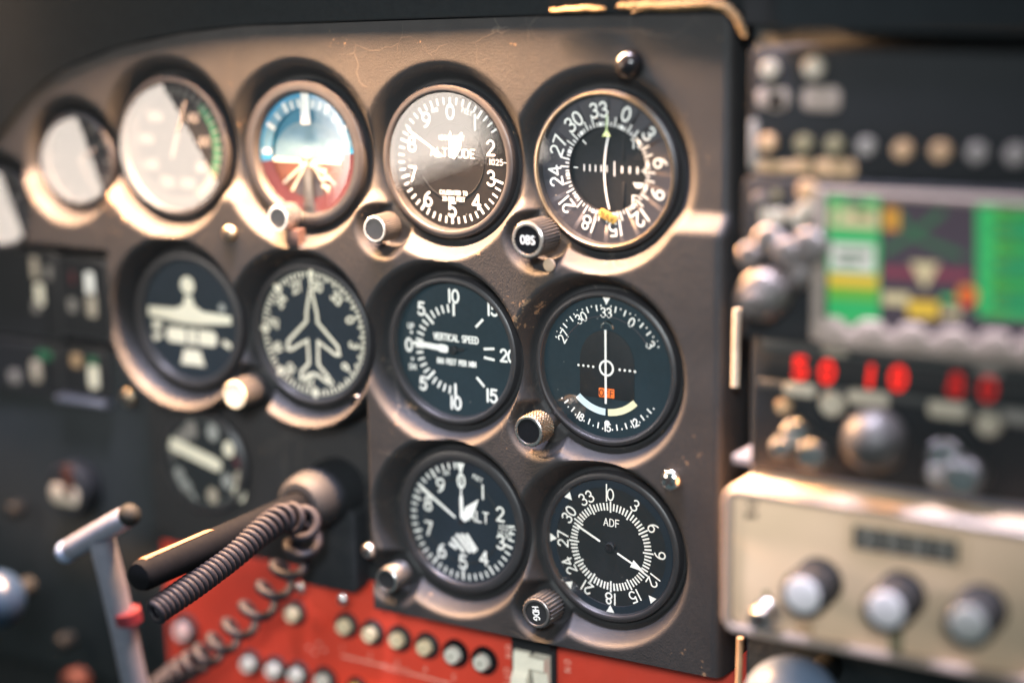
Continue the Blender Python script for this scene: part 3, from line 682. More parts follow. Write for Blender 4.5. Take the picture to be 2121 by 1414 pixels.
d.poly(g, [(-12, -23.8), (11, -23.8), (3.4, -9), (-2.4, -9)], 'dial_ring', -.9)
build('horizon_card', d, t)
h = MB(); h.slab(g, [(-2.6, 33), (2.6, 33), (3.2, 16.5), (2.4, 15.6), (-2.4, 15.6), (-3.2, 16.5)], 'mark_white', .6, 1.0, .1); build('bank_pointer', h, t)
h = MB(); h.rib(g, [(-22, -4), (-5, -4)], 2.2, 'mark_cream', 1.); h.rib(g, [(5, -4), (22, -4)], 2.0, 'mark_cream', 1.); h.ring(g, 1.6, 2.7, 'mark_cream', 1.05, n=24); h.rib(g, [(-5, -4), (-2.5, -6.5)], 1.6, 'mark_cream', 1.1); h.rib(g, [(5, -4), (2.5, -6.5)], 1.6, 'mark_cream', 1.1)
h.slab(g, [(-2.6, -8), (2.6, -8), (3.6, -33), (-3.6, -33)], 'dark_steel', .2, .8, .2); build('aeroplane_symbol', h, t)
pane(t, f, 33.4, tilt=tilt_to(690, 310, -.5, .1))
knob(t, 'att', 'steel', 'grey_knob', 24, .03, rim='steel')
c1 = P(606, 494, 10); k = MB(); k.box(Fr((c1.x, 0, c1.z)), -4.2, 4.2, -4, 5, 4, 10.6, 'tape_maroon', .5); build('tape', k, panel)

# --- turn coordinator
t = inst('turn_coordinator', 'dial with a solid white aeroplane silhouette seen from behind', 'tc', 'turn coordinator'); f = bezel(t, 'tc', 3.); g = f.up(-3.2); r = 35.5
d = MB(); d.disc(g, r+2, 'dial_navy'); q = .2
d.poly(g, rrect(-19, 19, -14.5, -5.5, 3.5, 5), 'mark_cream', q); d.rib(g, [(-3, -14.3), (-3, -5.7)], 1.6, 'dial_navy', q+.1, cap=False); d.rib(g, [(4.5, -14.3), (4.5, -5.7)], 1.6, 'dial_navy', q+.1, cap=False)
d.poly(g, [(-9, -27), (9, -27), (6, -18), (-6, -18)], 'mark_cream', q); d.poly(g, [(-29, -8), (-24, -8), (-22, -3), (-29, -3)], 'mark_cream', q)
for a in (115, 245): d.rib(g, [pol(a, 26), pol(a, 32)], 3.5, 'mark_cream', q, cap=False)
d.disc(Fr(g.p(24, 9), g.x, g.z, g.h), 2.6, 'mark_grey', q, 16)
build('dial', d, t)
h = MB(); h.slab(g, [(-31, 5.5), (-31, 0), (-6, -2.4), (6, -2.4), (31, 0), (31, 5.0), (10, 5.8), (4, 9), (2.6, 14), (-2.6, 14), (-4, 9), (-10, 6)][::-1], 'mark_cream', .8, 1.3, .2); h.disc(Fr(g.p(0, 20.5), g.x, g.z, g.h), 5.2, 'mark_cream', 1.3, 28); build('aeroplane_symbol', h, t)
pane(t, f, 35.3)

# --- airspeed indicator and the two smaller dials at the far left
t = inst('airspeed_indicator', 'large blurred dial whose glass mirrors a bright window, with a green edge', 'asi', 'airspeed indicator'); f = bezel(t, 'asi', 3.); g = f.up(-3.); r = 36.5
d = MB(); d.disc(g, r+2, 'dial_black'); d.ring(g, 28, 33, 'green_paint', .15, 40, 115, 40); d.ring(g, 28, 33, 'label_olive', .15, 115, 150, 20)
for i in range(40): tick(d, g, i*9, 29, 34, .9, 'label_grey', .3)
for i in range(8): text(d, g, str(40+20*i) if i < 3 else str(40+20*i), *pol(40+i*40, 22), 5, .9, 'label_grey', 0, .3)
build('dial', d, t); h = MB(); h.rib(g, [pol(20, -6), pol(20, 27)], 1.6, 'label_grey', 1.); build('needle', h, t)
pane(t, f, 36.3, tilt=tilt_to(480, 305, .24, .02))
for (u, v, rr), lb in zip(SMALL, ('small blurred dial with tan glass glare left of the large mirrored dial', 'small dial cut by the left frame edge with a tan glint')):
    t = thing('small_gauge', lb, 'gauge', (u, 0, v), 'round dials in the instrument panel'); f = Fr((u, 0, v)); s = MB()
    s.lathe(f, [(rr+3.4, -12), (rr+3.4, -1), (rr+2, 0), (rr+.3, 0), (rr, -3)], 'bezel_black', 60); build('bezel', s, t)
    d = MB(); d.disc(f, rr+1, 'dial_black', -3)
    for i in range(12): tick(d, f, i*30, rr*.75, rr*.95, 1, 'label_grey', -2.8)
    build('dial', d, t); h = MB(); h.rib(f, [(0, 0), pol(60, rr*.6)], 1.4, 'label_grey', -2.); h.rib(f, [(0, 0), pol(150, rr*.8)], 1., 'label_grey', -1.8); build('needle', h, t)
    pane(t, f, rr, tilt=tilt_to(*((205, 335) if u > -400 else (0, 430)), .1, 0))

# ------------------------------------------------------------------ engine gauges, lower left
def cluster(x0, y0, x1, y1, label, marks, lip):
    h0 = -14; c = P((x0+x1)/2, (y0+y1)/2, h0); t = thing('engine_gauge', label, 'gauge', c, 'square engine gauges at the lower left')
    f = Fr((0, 0, 0)); ua, vb = at(x0, y1, h0); ub, va = at(x1, y0, h0); s = MB()
    pts = rrect(ua, ub, vb, va, 4, 5); s.slab(f, pts, 'bezel_black', h0-14, h0, 1.5); build('bezel', s, t)
    d = MB(); d.poly(f, rrect(ua+3, ub-3, vb+3, va-3, 3, 5), 'dial_black', h0+.4)
    for (px, py, w, hgt, m) in marks:
        p = P(px, py, h0+.6); d.slab(Fr((p.x, 0, p.z)), rrect(-w/2, w/2, -hgt/2, hgt/2, min(w, hgt)*.3, 4), m, h0+.4, h0+.9, .1)
    build('dial', d, t)
    if lip: 
        s = MB(); s.box(f, ua, ub, vb-3.5, vb, h0-4, h0+5, 'lavender_metal', 1.2); build('lower_rim', s, t)
    return t
cluster(-40, 520, 118, 690, 'upper left square engine gauge with a tall pale pointer', [(72, 555, 6, 14, 'label_cream'), (82, 610, 7, 14, 'mark_cream'), (100, 565, 5, 9, 'label_grey'), (75, 635, 6, 8, 'label_grey')], False)
cluster(124, 535, 225, 700, 'square engine gauge with the brightest cream pointer beside the turn dial', [(186, 590, 7, 16, 'mark_white'), (190, 632, 8, 15, 'label_cream'), (150, 575, 3, 8, 'red_paint'), (150, 632, 7, 9, 'label_grey')], False)
cluster(-40, 715, 122, 800, 'lower left square engine gauge with a dark green arc', [(92, 735, 12, 6, 'green_paint'), (75, 768, 8, 14, 'label_cream'), (30, 780, 9, 9, 'label_grey')], False)
cluster(126, 725, 220, 815, 'lower square engine gauge with a green block over a cream pointer', [(192, 748, 7, 6, 'green_paint'), (194, 780, 8, 15, 'mark_cream'), (158, 746, 9, 9, 'label_tan')], True)

# round tachometer behind the yoke
c = P(430, 955, -16); t = thing('tachometer', 'round dial with a broad cream pointer and red dot behind the control column', 'tachometer', c, 'round dials in the instrument panel'); f = Fr((c.x, 0, c.z)); g = f.up(-15)
s = MB(); s.lathe(f, [(32, -26), (32, -13), (30, -11.5), (28, -11.5), (27.5, -15)], 'bezel_black', 64); build('bezel', s, t)
d = MB(); d.disc(g, 28, 'dial_black', 0)
for px, py, rr, m in ((395, 890, 6, 'label_grey'), (378, 905, 5, 'label_grey'), (440, 895, 5.5, 'mark_grey'), (473, 930, 5, 'mark_cream'), (370, 985, 5.5, 'mark_grey'), (385, 1010, 5.5, 'mark_grey'), (395, 1032, 5, 'mark_grey'), (440, 1026, 5.2, 'label_cream'), (470, 996, 5, 'mark_grey'), (497, 995, 6, 'label_cream'), (495, 1020, 6, 'mark_cream'), (355, 940, 3.5, 'label_grey')):
    p = P(px, py, -14.6); d.disc(Fr((p.x, 0, p.z)), rr*.8, m, -14.7+.0, 16, rr)
for i in range(40): tick(d, g, i*9, 25, 27, .7, 'mark_grey', .2)
p = P(494, 957, -14.4); d.disc(Fr((p.x, 0, p.z)), 3.6, 'red_paint', -14.4, 16)
build('dial', d, t); h = MB(); pa, pb = P(355, 917, -13), P(448, 962, -13); h.rib(Fr((0, 0, 0)), [(pa.x, pa.z), (pb.x, pb.z)], 8, 'mark_cream', -13); build('pointer', h, t); pane(t, f, 27.6, -12.2)

c = P(150, 1012, -8); t = thing('small_gauge', 'small dark knob with a cream and rust face in the far lower left', 'knob', c); f = Fr((c.x, 0, c.z))
s = MB(); s.lathe(f, [(17, -16), (17, -4), (15.5, -2), (14, -2)], 'black_plastic', 40, cap1=True); build('body', s, t)
d = MB(); d.slab(f, rrect(-13, 11, -9, 4, 5, 5), 'label_cream', -2, -1.4, .2); d.slab(f, rrect(-1, 7, -3, 18, 3, 4), 'rust_paint', -1.9, -1., .2); build('face', d, t)

# ------------------------------------------------------------------ control column
c = P(655, 1003, 0)
t = thing('control_column', 'black control shaft sliding through a round collar in the lower panel', 'control column', c); c0 = V3((c.x+4, 0, c.z-6)); f = Fr(c0)
s = MB(); s.lathe(f, [(18.5, -18), (18.5, -8), (17.6, 0), (17., 14), (15.5, 20), (13, 22.5), (9.4, 23), (8.8, 20), (8.8, 0)], 'black_plastic', 64); build('collar', s, t)
s = MB(); s.lathe(f, [(8., -18), (8., 150), (6.8, 153), (3, 154)], 'shaft_black', 48, cap1=True); build('shaft', s, t)
s = MB(); s.lathe(f, [(8.1, 96), (8.4, 98), (8.4, 146), (8.1, 148)], 'tan_sheen', 30, a0=-60, a1=10); build('trim_or_sheen_strip', s, t)  # tan strip paints the warm light along the shaft's top
s = MB(); q0 = P(505, 1100, 66); q1 = P(405, 1150, 108); s.tube([q0.lerp(q1, i/8) for i in range(9)], lambda t: 6.5*min(1, .55+3*min(t, 1-t)), 'black_plastic', 20); build('clamp', s, t)

# coiled cord
def coil(ctrl, seg):
    """ctrl: (px,py,h,radius,pitch)"""
    pts = []; ph = 0.
    G_ = [(P(a, bb, h), r, p) for a, bb, h, r, p in ctrl]
    n = len(G_)
    def cr(i, t, k):
        q = [G_[max(0, min(n-1, i+j))] for j in (-1, 0, 1, 2)]
        g_ = lambda j: q[j][k]
        return .5*((2*g_(1))+(g_(2)-g_(0))*t+(2*g_(0)-5*g_(1)+4*g_(2)-g_(3))*t*t+(3*g_(1)-g_(0)-3*g_(2)+g_(3))*t**3)
    prev = None; acc = []
    for i in range(n-1):
        for j in range(seg): acc.append((cr(i, j/seg, 0), cr(i, j/seg, 1), cr(i, j/seg, 2)))
    acc.append(G_[-1]); up = V3((0, 0, 1)); out = []
    for i, (p, r, pi_) in enumerate(acc):
        if i: ph += 2*PI*(p-acc[i-1][0]).length/max(.8, pi_)
        t_ = (acc[min(len(acc)-1, i+1)][0]-acc[max(0, i-1)][0]).normalized(); a = (up-t_*up.dot(t_)).normalized(); bb = t_.cross(a)
        out.append(p+a*r*math.cos(ph)+bb*r*math.sin(ph))
    return out
s = MB(); s.tube(coil([(318, 1268, 150, 5.4, 3.4), (400, 1212, 122, 5.5, 3.5), (480, 1152, 92, 5.6, 3.7), (545, 1098, 66, 5.9, 4.4), (588, 1072, 48, 6.6, 6.5), (628, 1080, 34, 7.2, 11), (630, 1122, 26, 7.6, 16), (598, 1172, 24, 7.8, 18.5), (568, 1217, 24, 7.8, 17), (528, 1264, 26, 7.6, 19), (478, 1312, 28, 7., 16), (428, 1354, 30, 6.4, 13), (378, 1387, 30, 6, 9), (330, 1422, 30, 5, 7)], 150), lambda q: 1.75+.95*sstep(.3, .42, q), 'cord_grey', 8)
cd = build('coiled_cord', s, None, sharp=60); cd['label'] = 'dark coiled cord, tight along the shaft then hanging in loose turns'; cd['category'] = 'cord'

# T handle, lower left
a, bq = P(138, 1142, 80), P(268, 1066, 80); t = thing('brake_handle', 'silvery metal T handle standing at the lower left with a red mark', 'handle', P(270, 1400, 60))
s = MB(); s.tube([a.lerp(bq, i/10) for i in range(11)], lambda q: 6.4*(.8 if q in (0, 1) else 1), 'lavender_metal', 20); build('grip', s, t)
for e, m in ((a, 'pale_blue'), (bq, 'bolt_dark')): s = MB(); s.ball(e, 6.4, m, 18, 10); build('end_cap', s, t)
s = MB(); s.tube([P(210, 1115, 78), P(232, 1200, 74), P(255, 1300, 68), P(285, 1440, 60)], 7.4, 'lavender_metal', 20); st = build('stem', s, t)
s = MB(); q = P(268, 1275, 69); s.tube([P(262, 1264, 70), P(267, 1286, 69)], 7.7, 'red_paint', 20); build('red_band', s, t)

def ball_knob(name, label, cat, px, py, h, r, m, sq=(1, 1, 1), stem=True):
    c = P(px, py, h); t = thing(name, label, cat, (c.x, 0, c.z)); s = MB(); s.ball(c, r, m, 40, 24, sq); build('grip', s, t, sharp=80)
    s = MB(); s.lathe(Fr((c.x, 0, c.z)), [(r*.35, -40 if stem else h-r*1.6), (r*.35, h-r*.6)], 'bolt_dark', 20); build('stem', s, t)
ball_knob('push_pull_knob', 'rounded steel blue knob cut by the left frame edge', 'knob', -6, 1240, 60, 17, 'steel_blue', (1, 1, 1.05), False)
ball_knob('push_pull_knob', 'pale blue domed knob cut by the bottom edge below the beige receiver', 'knob', 1640, 1452, 55, 21, 'pale_blue', (1.08, 1, 1))
for px, py, r, m, lb in ((160, 1315, 5, 'bolt_dark', 'faint grey bolt head in the dark at the lower left'), (182, 1400, 9, 'rust_paint', 'dim rust red knob at the bottom left edge'), (58, 1045, 5, 'bolt_dark', 'faint grey bolt head left of the cream and rust knob')):
    c = P(px, py, -12); s = MB(); s.lathe(Fr((c.x, 0, c.z)), [(r, -6), (r, 3), (r*.7, 5)], m, 24, cap1=True); o = build('bolt_head' if m != 'rust_paint' else 'pull_knob', s); o['label'] = lb; o['category'] = 'bolt' if m != 'rust_paint' else 'knob'

# ------------------------------------------------------------------ red breaker panel
RH = -15.
rp = thing('breaker_panel', 'red switch panel with rows of round breakers below the instruments', 'breaker panel', P(800, 1380, 0)); f0 = Fr((0, 0, 0))
ulft = at(345, 1300, RH)[0]
s = MB(); s.box(f0, ulft, 64, -340, -226, RH-12, RH, 'red_panel', .8)
s.rib(f0, [at(709, 1357, RH), at(795, 1378, RH)], .9, 'red_text', RH+.15); s.rib(f0, [at(848, 1393, RH), at(930, 1414, RH)], .9, 'red_text', RH+.15)
for w_, (px, py), sz in (('2', (766, 1357), 2.9), ('3', (823, 1371), 2.9), ('4', (881, 1385), 2.9), ('5', (940, 1402), 2.9), ('1', (709, 1340), 2.6)): a_, b_ = at(px, py, RH); text(s, f0, w_, a_, b_, sz, .42, 'red_text', 0, RH+.15)
a_, b_ = at(821, 1385, RH); text(s, f0, 'RADIOS', a_, b_, 3.0, .42, 'red_text', 0, RH+.15, gap=.5)
for (px, py), w_ in (((1054, 1348), 'ON'), ((1051, 1402), 'OFF'), ((1176, 1378), 'ON')): a_, b_ = at(px, py, RH); text(s, f0, w_, a_, b_, 3.7, .42, 'red_text', 90, RH+.15, gap=.6)
for px, py in ((640, 1340), (652, 1350), (660, 1332), (672, 1345)): a_, b_ = at(px, py, RH); s.disc(Fr((a_, 0, b_)), 1., 'red_text', RH+.12, 10)
build('face_plate', s, rp)
proto = None; base = None
def breaker(px, py, big=1., m='ivory', light=False):
    c = P(px, py, RH+6); f = Fr((c.x, -RH, c.z)); s = MB()
    s.lathe(f, [(8.*big, 0), (7.8*big, 1.6), (6.8*big, 2.8), (5.2*big, 3.), (4.7*big, 1.)], 'gap_black' if not light else 'gloss_black', 40); co = build('circuit_breaker', s, rp)
    s = MB(); s.lathe(f, [(4.3*big, 0), (4.3*big, 5.3), (3.9*big, 6)], m, 32, cap1=True)
    s.disc(f, 1.1*big, 'label_olive', 6.03, 14)
    for _ in range(2): a_, b_ = random.uniform(-1.2, 1.2), random.uniform(-1.2, 1.2); s.rib(f, [(a_, b_), (a_+random.uniform(-1, 1), b_-random.uniform(.6, 1.6))], .35, 'label_grey', 6.05)
    build('button', s, co)
for px, py in ((600, 1274), (707, 1300), (761, 1316), (817, 1328), (874, 1343)): breaker(px, py)
for px, py in ((933, 1359), (993, 1374)): breaker(px, py, 1.06, 'ivory_white', True)
for px, py in ((508, 1378), (560, 1391), (607, 1402), (662, 1414)): breaker(px, py, 1.05, 'ivory_white')
breaker(372, 1310, 1.35, 'pink_plastic')
breaker(728, 1432, .9, 'nav_orange')
s = MB(); a_, b_ = at(656, 1285, RH); s.lathe(Fr((a_, -RH, b_)), [(6, 0), (5.8, 1.), (4.8, 1.4)], 'red_panel', 36, cap1=True); build('hole_plug', s, rp)
# rockers
a_, b_ = at(1112, 1380, RH)
s = MB(); fr_ = Fr((a_, -RH, b_)); s.box(fr_, -14.5, 13, -22, 17.5, 0, 3, 'black_plastic', .6, 1.); s.box(fr_, -12, 12, 12.4, 17.3, 2.5, 5.5, 'black_plastic', .8, .6); sw = build('switch_frame', s, rp)
for k, (x0, tip) in enumerate(((-11.5, 1), (.8, -1))):
    s = MB(); w = 9.6; pr = [(9.5, 2.5), (9., 5.5 if tip > 0 else 9.5), (-2, 6.2 if tip > 0 else 6.5), (-4.5, 8.5 if tip > 0 else 5.), (-13, 10.5 if tip > 0 else 4.5), (-19, 9 if tip > 0 else 4), (-19.5, 2.5)]
    if tip < 0: pr = [(9.5, 2.5), (9.2, 10.5), (3.0, 10.8), (.5, 7.0), (-9, 5.2), (-19, 4.2), (-19.5, 2.5)]
    vs_ = [fr_.p(x0, z, h) for z, h in pr]+[fr_.p(x0+w, z, h) for z, h in pr]; n_ = len(pr)
    s.add(vs_, [[i, (i+1) % n_, n_+(i+1) % n_, n_+i] for i in range(n_)]+[list(range(n_)), list(range(n_, 2*n_))], 'rocker_cream'); build('rocker_switch', s, rp, sharp=25)

# ------------------------------------------------------------------ radio stack on the right
cs = thing('centre_console', 'dark centre console that carries the stacked radios', 'console', (170, 0, -60))
s = MB(); s.box(f0, 72, 420, -340, 98, -40, 8, 'dark_cabin', 2.5); build('face_plate', s, cs)
s = MB(); p0, p1 = P(1533, 1320, 16), P(1528, 1470, 16); s.tube([p0, p1], 1.6, 'label_tan', 8); build('edge_strip', s, cs)
s = MB(); p0, p1 = P(1527, 640, 12), P(1523, 800, 12); s.tube([p0.lerp(p1, i/6) for i in range(7)], 2.0, 'label_cream', 8); build('edge_strip', s, cs)
def rbox_px(x0, y0, y1, x1, h): ua, va = at(x0, y0, h); _, vb = at(x0, y1, h); ub, _ = at(x1, y0, h); return ua, ub, vb, va
def knob_px(parent, px, py, h0, L, r, body, cap, name='knob', n=30):
    c = P(px, py, h0+L); f = Fr((c.x, 0, c.z)); s = MB(); s.lathe(f, [(r*1.05, h0), (r, h0+1), (r, h0+L-1), (r*.85, h0+L)], body, n*2, mod=lambda i, h: 1+.03*(1 if i % 2 else -1), cap1=True); k = build(name, s, parent)
    if cap: s = MB(); s.lathe(f, [(r*.78, h0+L-.2), (r*.74, h0+L+.5), (r*.5, h0+L+.9)], cap, 28, cap1=True); build('cap', s, k)
    return k
def plate_px(mb, px, py, h, w, hh, m, rad=1.2, th=.8): p = P(px, py, h); mb.slab(Fr((p.x, 0, p.z)), rrect(-w/2, w/2, -hh/2, hh/2, min(rad, w*.4, hh*.4), 4), m, h-th, h, .25)

H1 = 58.  # audio panel
ua, ub, vb, va = rbox_px(1553, 100, 362, 2300, H1)
t = thing('audio_panel', 'top dark radio panel with a row of small round push buttons', 'audio panel', ((ua+ub)/2, 0, (va+vb)/2)); s = MB(); s.box(f0, ua, ub, vb, va, 8, H1, 'black_plastic', 1.5, 3)
for px, py, w, h_, m in ((1600, 204, 15, 9, 'beige_rim'), (1607, 212, 7, 8, 'beige_rim'), (1700, 205, 17, 10, 'beige_rim'), (1605, 346, 17, 5, 'label_tan'), (1660, 345, 9, 7, 'label_tan'), (1728, 350, 19, 8, 'label_tan'), (1553+7, 300, 4, 22, 'label_grey')): plate_px(s, px, py, H1+.6, w, h_, m, 3)
build('face_plate', s, t)
for px, py, r in ((1590, 145, 3.8), (1681, 141, 4.4)): knob_px(t, px, py, H1, 3, r, 'label_cream', None, 'screw')
for px, py, m in ((1586, 297, 'label_tan'), (1660, 299, 'label_olive'), (1724, 302, 'label_olive'), (1790, 305, 'label_grey'), (1866, 312, 'label_tan'), (1944, 315, 'label_tan'), (2020, 318, 'label_grey'), (2100, 322, 'label_grey'), (2185, 327, 'label_grey')): knob_px(t, px, py, H1, 4, 3.8, m, None, 'push_button')

H2 = 64.  # navigator
ua, ub, vb, va = rbox_px(1538, 366, 700, 2320, H2)
t = thing('navigator', 'moving map navigator with a colour screen of green columns', 'navigator', ((ua+ub)/2, 0, (va+vb)/2)); s = MB(); s.box(f0, ua, ub, vb, va, 8, H2, 'black_plastic', 1.5, 4); build('case', s, t)
sa, sb, sv0, sv1 = rbox_px(1712, 404, 672, 2330, H2)
s = MB(); fr_o = rrect(sa-5, sb+6, sv0-6, sv1+3, 3, 4)
s.slab(f0, rrect(sa-5, sa-.2, sv0-7, sv1+3.4, 1, 3), 'beige_rim', H2, H2+3, .6); s.slab(f0, rrect(sa, sb+6, sv1+.2, sv1+3.4, .8, 3), 'beige_rim', H2, H2+3, .6); s.slab(f0, rrect(sa, sb+6, sv0-9, sv0-.2, .8, 3), 'beige_rim', H2, H2+3.5, .8)
build('screen_frame', s, t)
s = MB(); s.poly(f0, [(sa, sv0), (sb, sv0), (sb, sv1), (sa, sv1)], 'lcd_dark', H2+.3); hq = H2+.5
def scr(x0, y0, x1, y1, m, dh=0.):
    c0_, c1_ = at(x0, y0, hq), at(x1, y1, hq); W = [at(x0, y0, hq+dh), at(x1, y0+(x1-x0)*.05, hq+dh), at(x1, y1+(x1-x0)*.05, hq+dh), at(x0, y1, hq+dh)]; s.poly(f0, W, m, hq+dh)
scr(1714, 406, 1822, 668, 'lcd_green'); scr(1718, 428, 1818, 470, 'lcd_cream', .1); scr(1752, 412, 1790, 424, 'lcd_navy', .1); scr(1720, 502, 1812, 560, 'lcd_white', .1); scr(1716, 566, 1818, 592, 'lcd_yellow', .1); scr(1716, 594, 1818, 618, 'lcd_lime', .12)
scr(1730, 440, 1745, 458, 'lcd_green', .2); scr(1770, 440, 1800, 452, 'lcd_olive', .2); scr(1735, 520, 1800, 530, 'lcd_dgreen', .2); scr(1735, 540, 1780, 548, 'lcd_dgreen', .2)
scr(1826, 552, 2012, 574, 'lcd_maroon'); scr(1830, 430, 1862, 476, 'lcd_orange', .1); s.poly(f0, [at(*p, hq+.2) for p in ((1885, 542), (1945, 546), (1915, 600))], 'lcd_cream', hq+.2)
s.rib(f0, [at(1835, 520, hq), at(1900, 480, hq), at(1950, 440, hq)], 3.2, 'lcd_dgreen', hq+.05); s.rib(f0, [at(1860, 440, hq), at(1895, 490, hq), at(1990, 530, hq)], 3., 'lcd_dgreen', hq+.08)
scr(1828, 605, 1885, 630, 'lcd_cream', .1); scr(1880, 622, 1945, 656, 'lcd_yellow', .15); scr(1948, 612, 1985, 625, 'lcd_green', .1); scr(1955, 638, 1990, 655, 'lcd_cream', .1); s.disc(Fr((*[at(2003, 612, hq)[0]], 0, at(2003, 612, 0)[1])), .1, 'lcd_red', hq); p = at(2003, 612, hq+.2); s.disc(Fr((p[0], 0, p[1])), 4.4, 'lcd_red', hq+.2, 20); scr(1990, 592, 2012, 608, 'lcd_orange', .25)
scr(2024, 425, 2320, 655, 'lcd_green', .02)
for k in range(6): scr(2055+random.randint(-6, 10), 432+k*37, 2300, 448+k*37, ('lcd_olive', 'lcd_navy')[k % 2], .12); scr(2052, 452+k*37, 2080+random.randint(0, 25), 460+k*37, 'lcd_lime', .15)
build('screen', s, t)
for px, py in ((1718, 690), (1800, 698), (1886, 706), (1972, 714), (2058, 722), (2145, 730)):
    p = P(px, py, H2+3); s = MB(); s.slab(Fr((p.x, 0, p.z)), rrect(-6.8, 6.8, -5, 7, 4.5, 6), 'beige_rim', H2-2, H2+4, 1.5); build('key', s, t)
for px, py, r, L, m, cp in ((1572, 417, 4.6, 4, 'satin_steel', None), (1605, 405, 2.4, 2, 'label_olive', None), (1669, 396, 5.2, 4, 'label_tan', None), (1585, 448, 3.8, 4, 'label_cream', None), (1607, 450, 4.2, 4, 'label_cream', None), (1650, 450, 4.6, 5, 'label_cream', None), (1665, 435, 4, 5, 'label_cream', None),
                            (1590, 500, 8.5, 7, 'satin_steel', 'satin_steel'), (1548, 530, 6.5, 8, 'satin_steel', None), (1625, 525, 8, 9, 'satin_steel', 'satin_steel'), (1672, 512, 9.5, 8, 'satin_steel', 'satin_steel'), (1650, 570, 7.5, 8, 'satin_steel', 'satin_steel')): knob_px(t, px, py, H2, L, r*.82, m, cp, 'selector_knob')
c = P(1545, 627, H2+32); f = Fr((c.x, 0, c.z)); s = MB(); s.lathe(f, [(10.5, H2), (10.5, H2+16), (9.8, H2+17)], 'satin_steel', 60, mod=lambda i, h: 1+.02*(i % 2), cap1=True); s.lathe(f, [(9, H2+17), (9.6, H2+19), (8.6, H2+22)], 'dark_steel', 50, cap1=True); kb = build('tuning_knob', s, t)
s = MB(); s.lathe(f, [(6.5, H2+22), (6.5, H2+23), (4.6, H2+23.5), (4.6, H2+31), (4.2, H2+32)], 'satin_steel', 40, cap1=True); build('inner_knob', s, kb)

H3 = 54.  # nav radio
ua, ub, vb, va = rbox_px(1556, 690, 968, 2330, H3)
t = thing('navigation_radio', 'dark radio with glowing red number displays', 'radio', ((ua+ub)/2, 0, (va+vb)/2)); s = MB(); s.box(f0, ua, ub, vb, va, 8, H3, 'black_plastic', 1.5, 3); build('case', s, t)
s = MB(); wa, wb, w0, w1 = rbox_px(1588, 728, 782, 2310, H3); s.slab(f0, rrect(wa, wb, w0, w1, 1, 3), 'gap_black', H3, H3+.6, .2)
for px, py, d_, m in ((1657, 762, '5', 'led_red'), (1713, 770, '0', 'led_red'), (1803, 779, '1', 'led_red'), (1860, 783, '0', 'led_red'), (1980, 797, '8', 'led_red_dim'), (2046, 805, '0', 'led_red_dim'), (1632, 760, '1', 'led_red_dim') if False else (2190, 818, '5', 'led_red_dim')):
    a_, b_ = at(px, py, H3+.8)
    text(s, f0, d_, a_, b_, 8.8, 2.1, m, 6 if px > 1700 else 0, H3+.8)
build('display', s, t)
s = MB(); s.slab(f0, rrect(wa-3, wb, w0-4, w0-.6, .6, 2), 'dark_steel', H3, H3+2.2, .6); s.slab(f0, rrect(wa-2, wb, w1+1, w1+6, .6, 2), 'dark_steel', H3, H3+1.6, .4); p0 = at(1566, 676, H3+2); s.slab(f0, rrect(p0[0], p0[0]+55, p0[1]-3.5, p0[1]+1., 1, 3), 'blue_paint', H3, H3+2.2, .5); build('trim_or_sheen_strip', s, t)
for px, py, w, h_, m in ((1655, 808, 19, 8, 'label_cream'), (1797, 826, 24, 9, 'label_cream'), (1962, 850, 22, 10, 'label_cream'), (2110, 866, 18, 8, 'label_grey'), (1730, 722, 16, 9, 'label_cream'), (2048, 765, 14, 9, 'label_grey'), (1620, 672, 22, 6, 'label_cream')):
    s = MB(); plate_px(s, px, py, H3+3, w*.78, h_*.7, m, 3, 3); build('push_button', s, t)
for px, py, r, m in ((1720, 838, 7.5, 'label_cream'), (2044, 880, 7., 'label_cream'), (1619, 843, 4.6, 'label_tan')): knob_px(t, px, py, H3, 4, r*.75, m, None, 'round_button')
for px, py, L, r, m, cp in ((1645, 900, 9, 6.5, 'dark_steel', 'steel'), (1615, 930, 16, 5, 'dark_steel', 'steel'), (1677, 945, 12, 7, 'dark_steel', 'steel'), (1955, 950, 9, 8, 'dark_steel', 'steel'), (1990, 992, 14, 8.5, 'dark_steel', 'steel'), (1945, 985, 10, 6.5, 'dark_steel', 'label_grey')): knob_px(t, px, py, H3, L, r, m, cp, 'tuning_knob')
c = P(1812, 912, H3+12); s = MB(); s.ball(c, 14, 'grey_knob', 32, 18); s.lathe(Fr((c.x, 0, c.z)), [(9, H3), (8, H3+4)], 'dark_steel', 24); build('ball_knob', s, t)
s = MB(); q0, q1 = at(1517, 947, H3-4), at(2300, 1062, H3-4); s.slab(f0, [(q0[0], q0[1]-3), (q1[0], q1[1]-8), (q1[0], q1[1]), (q0[0], q0[1]+1)], 'lavender_metal', 8, H3-4, .8); build('support_rail', s, t)

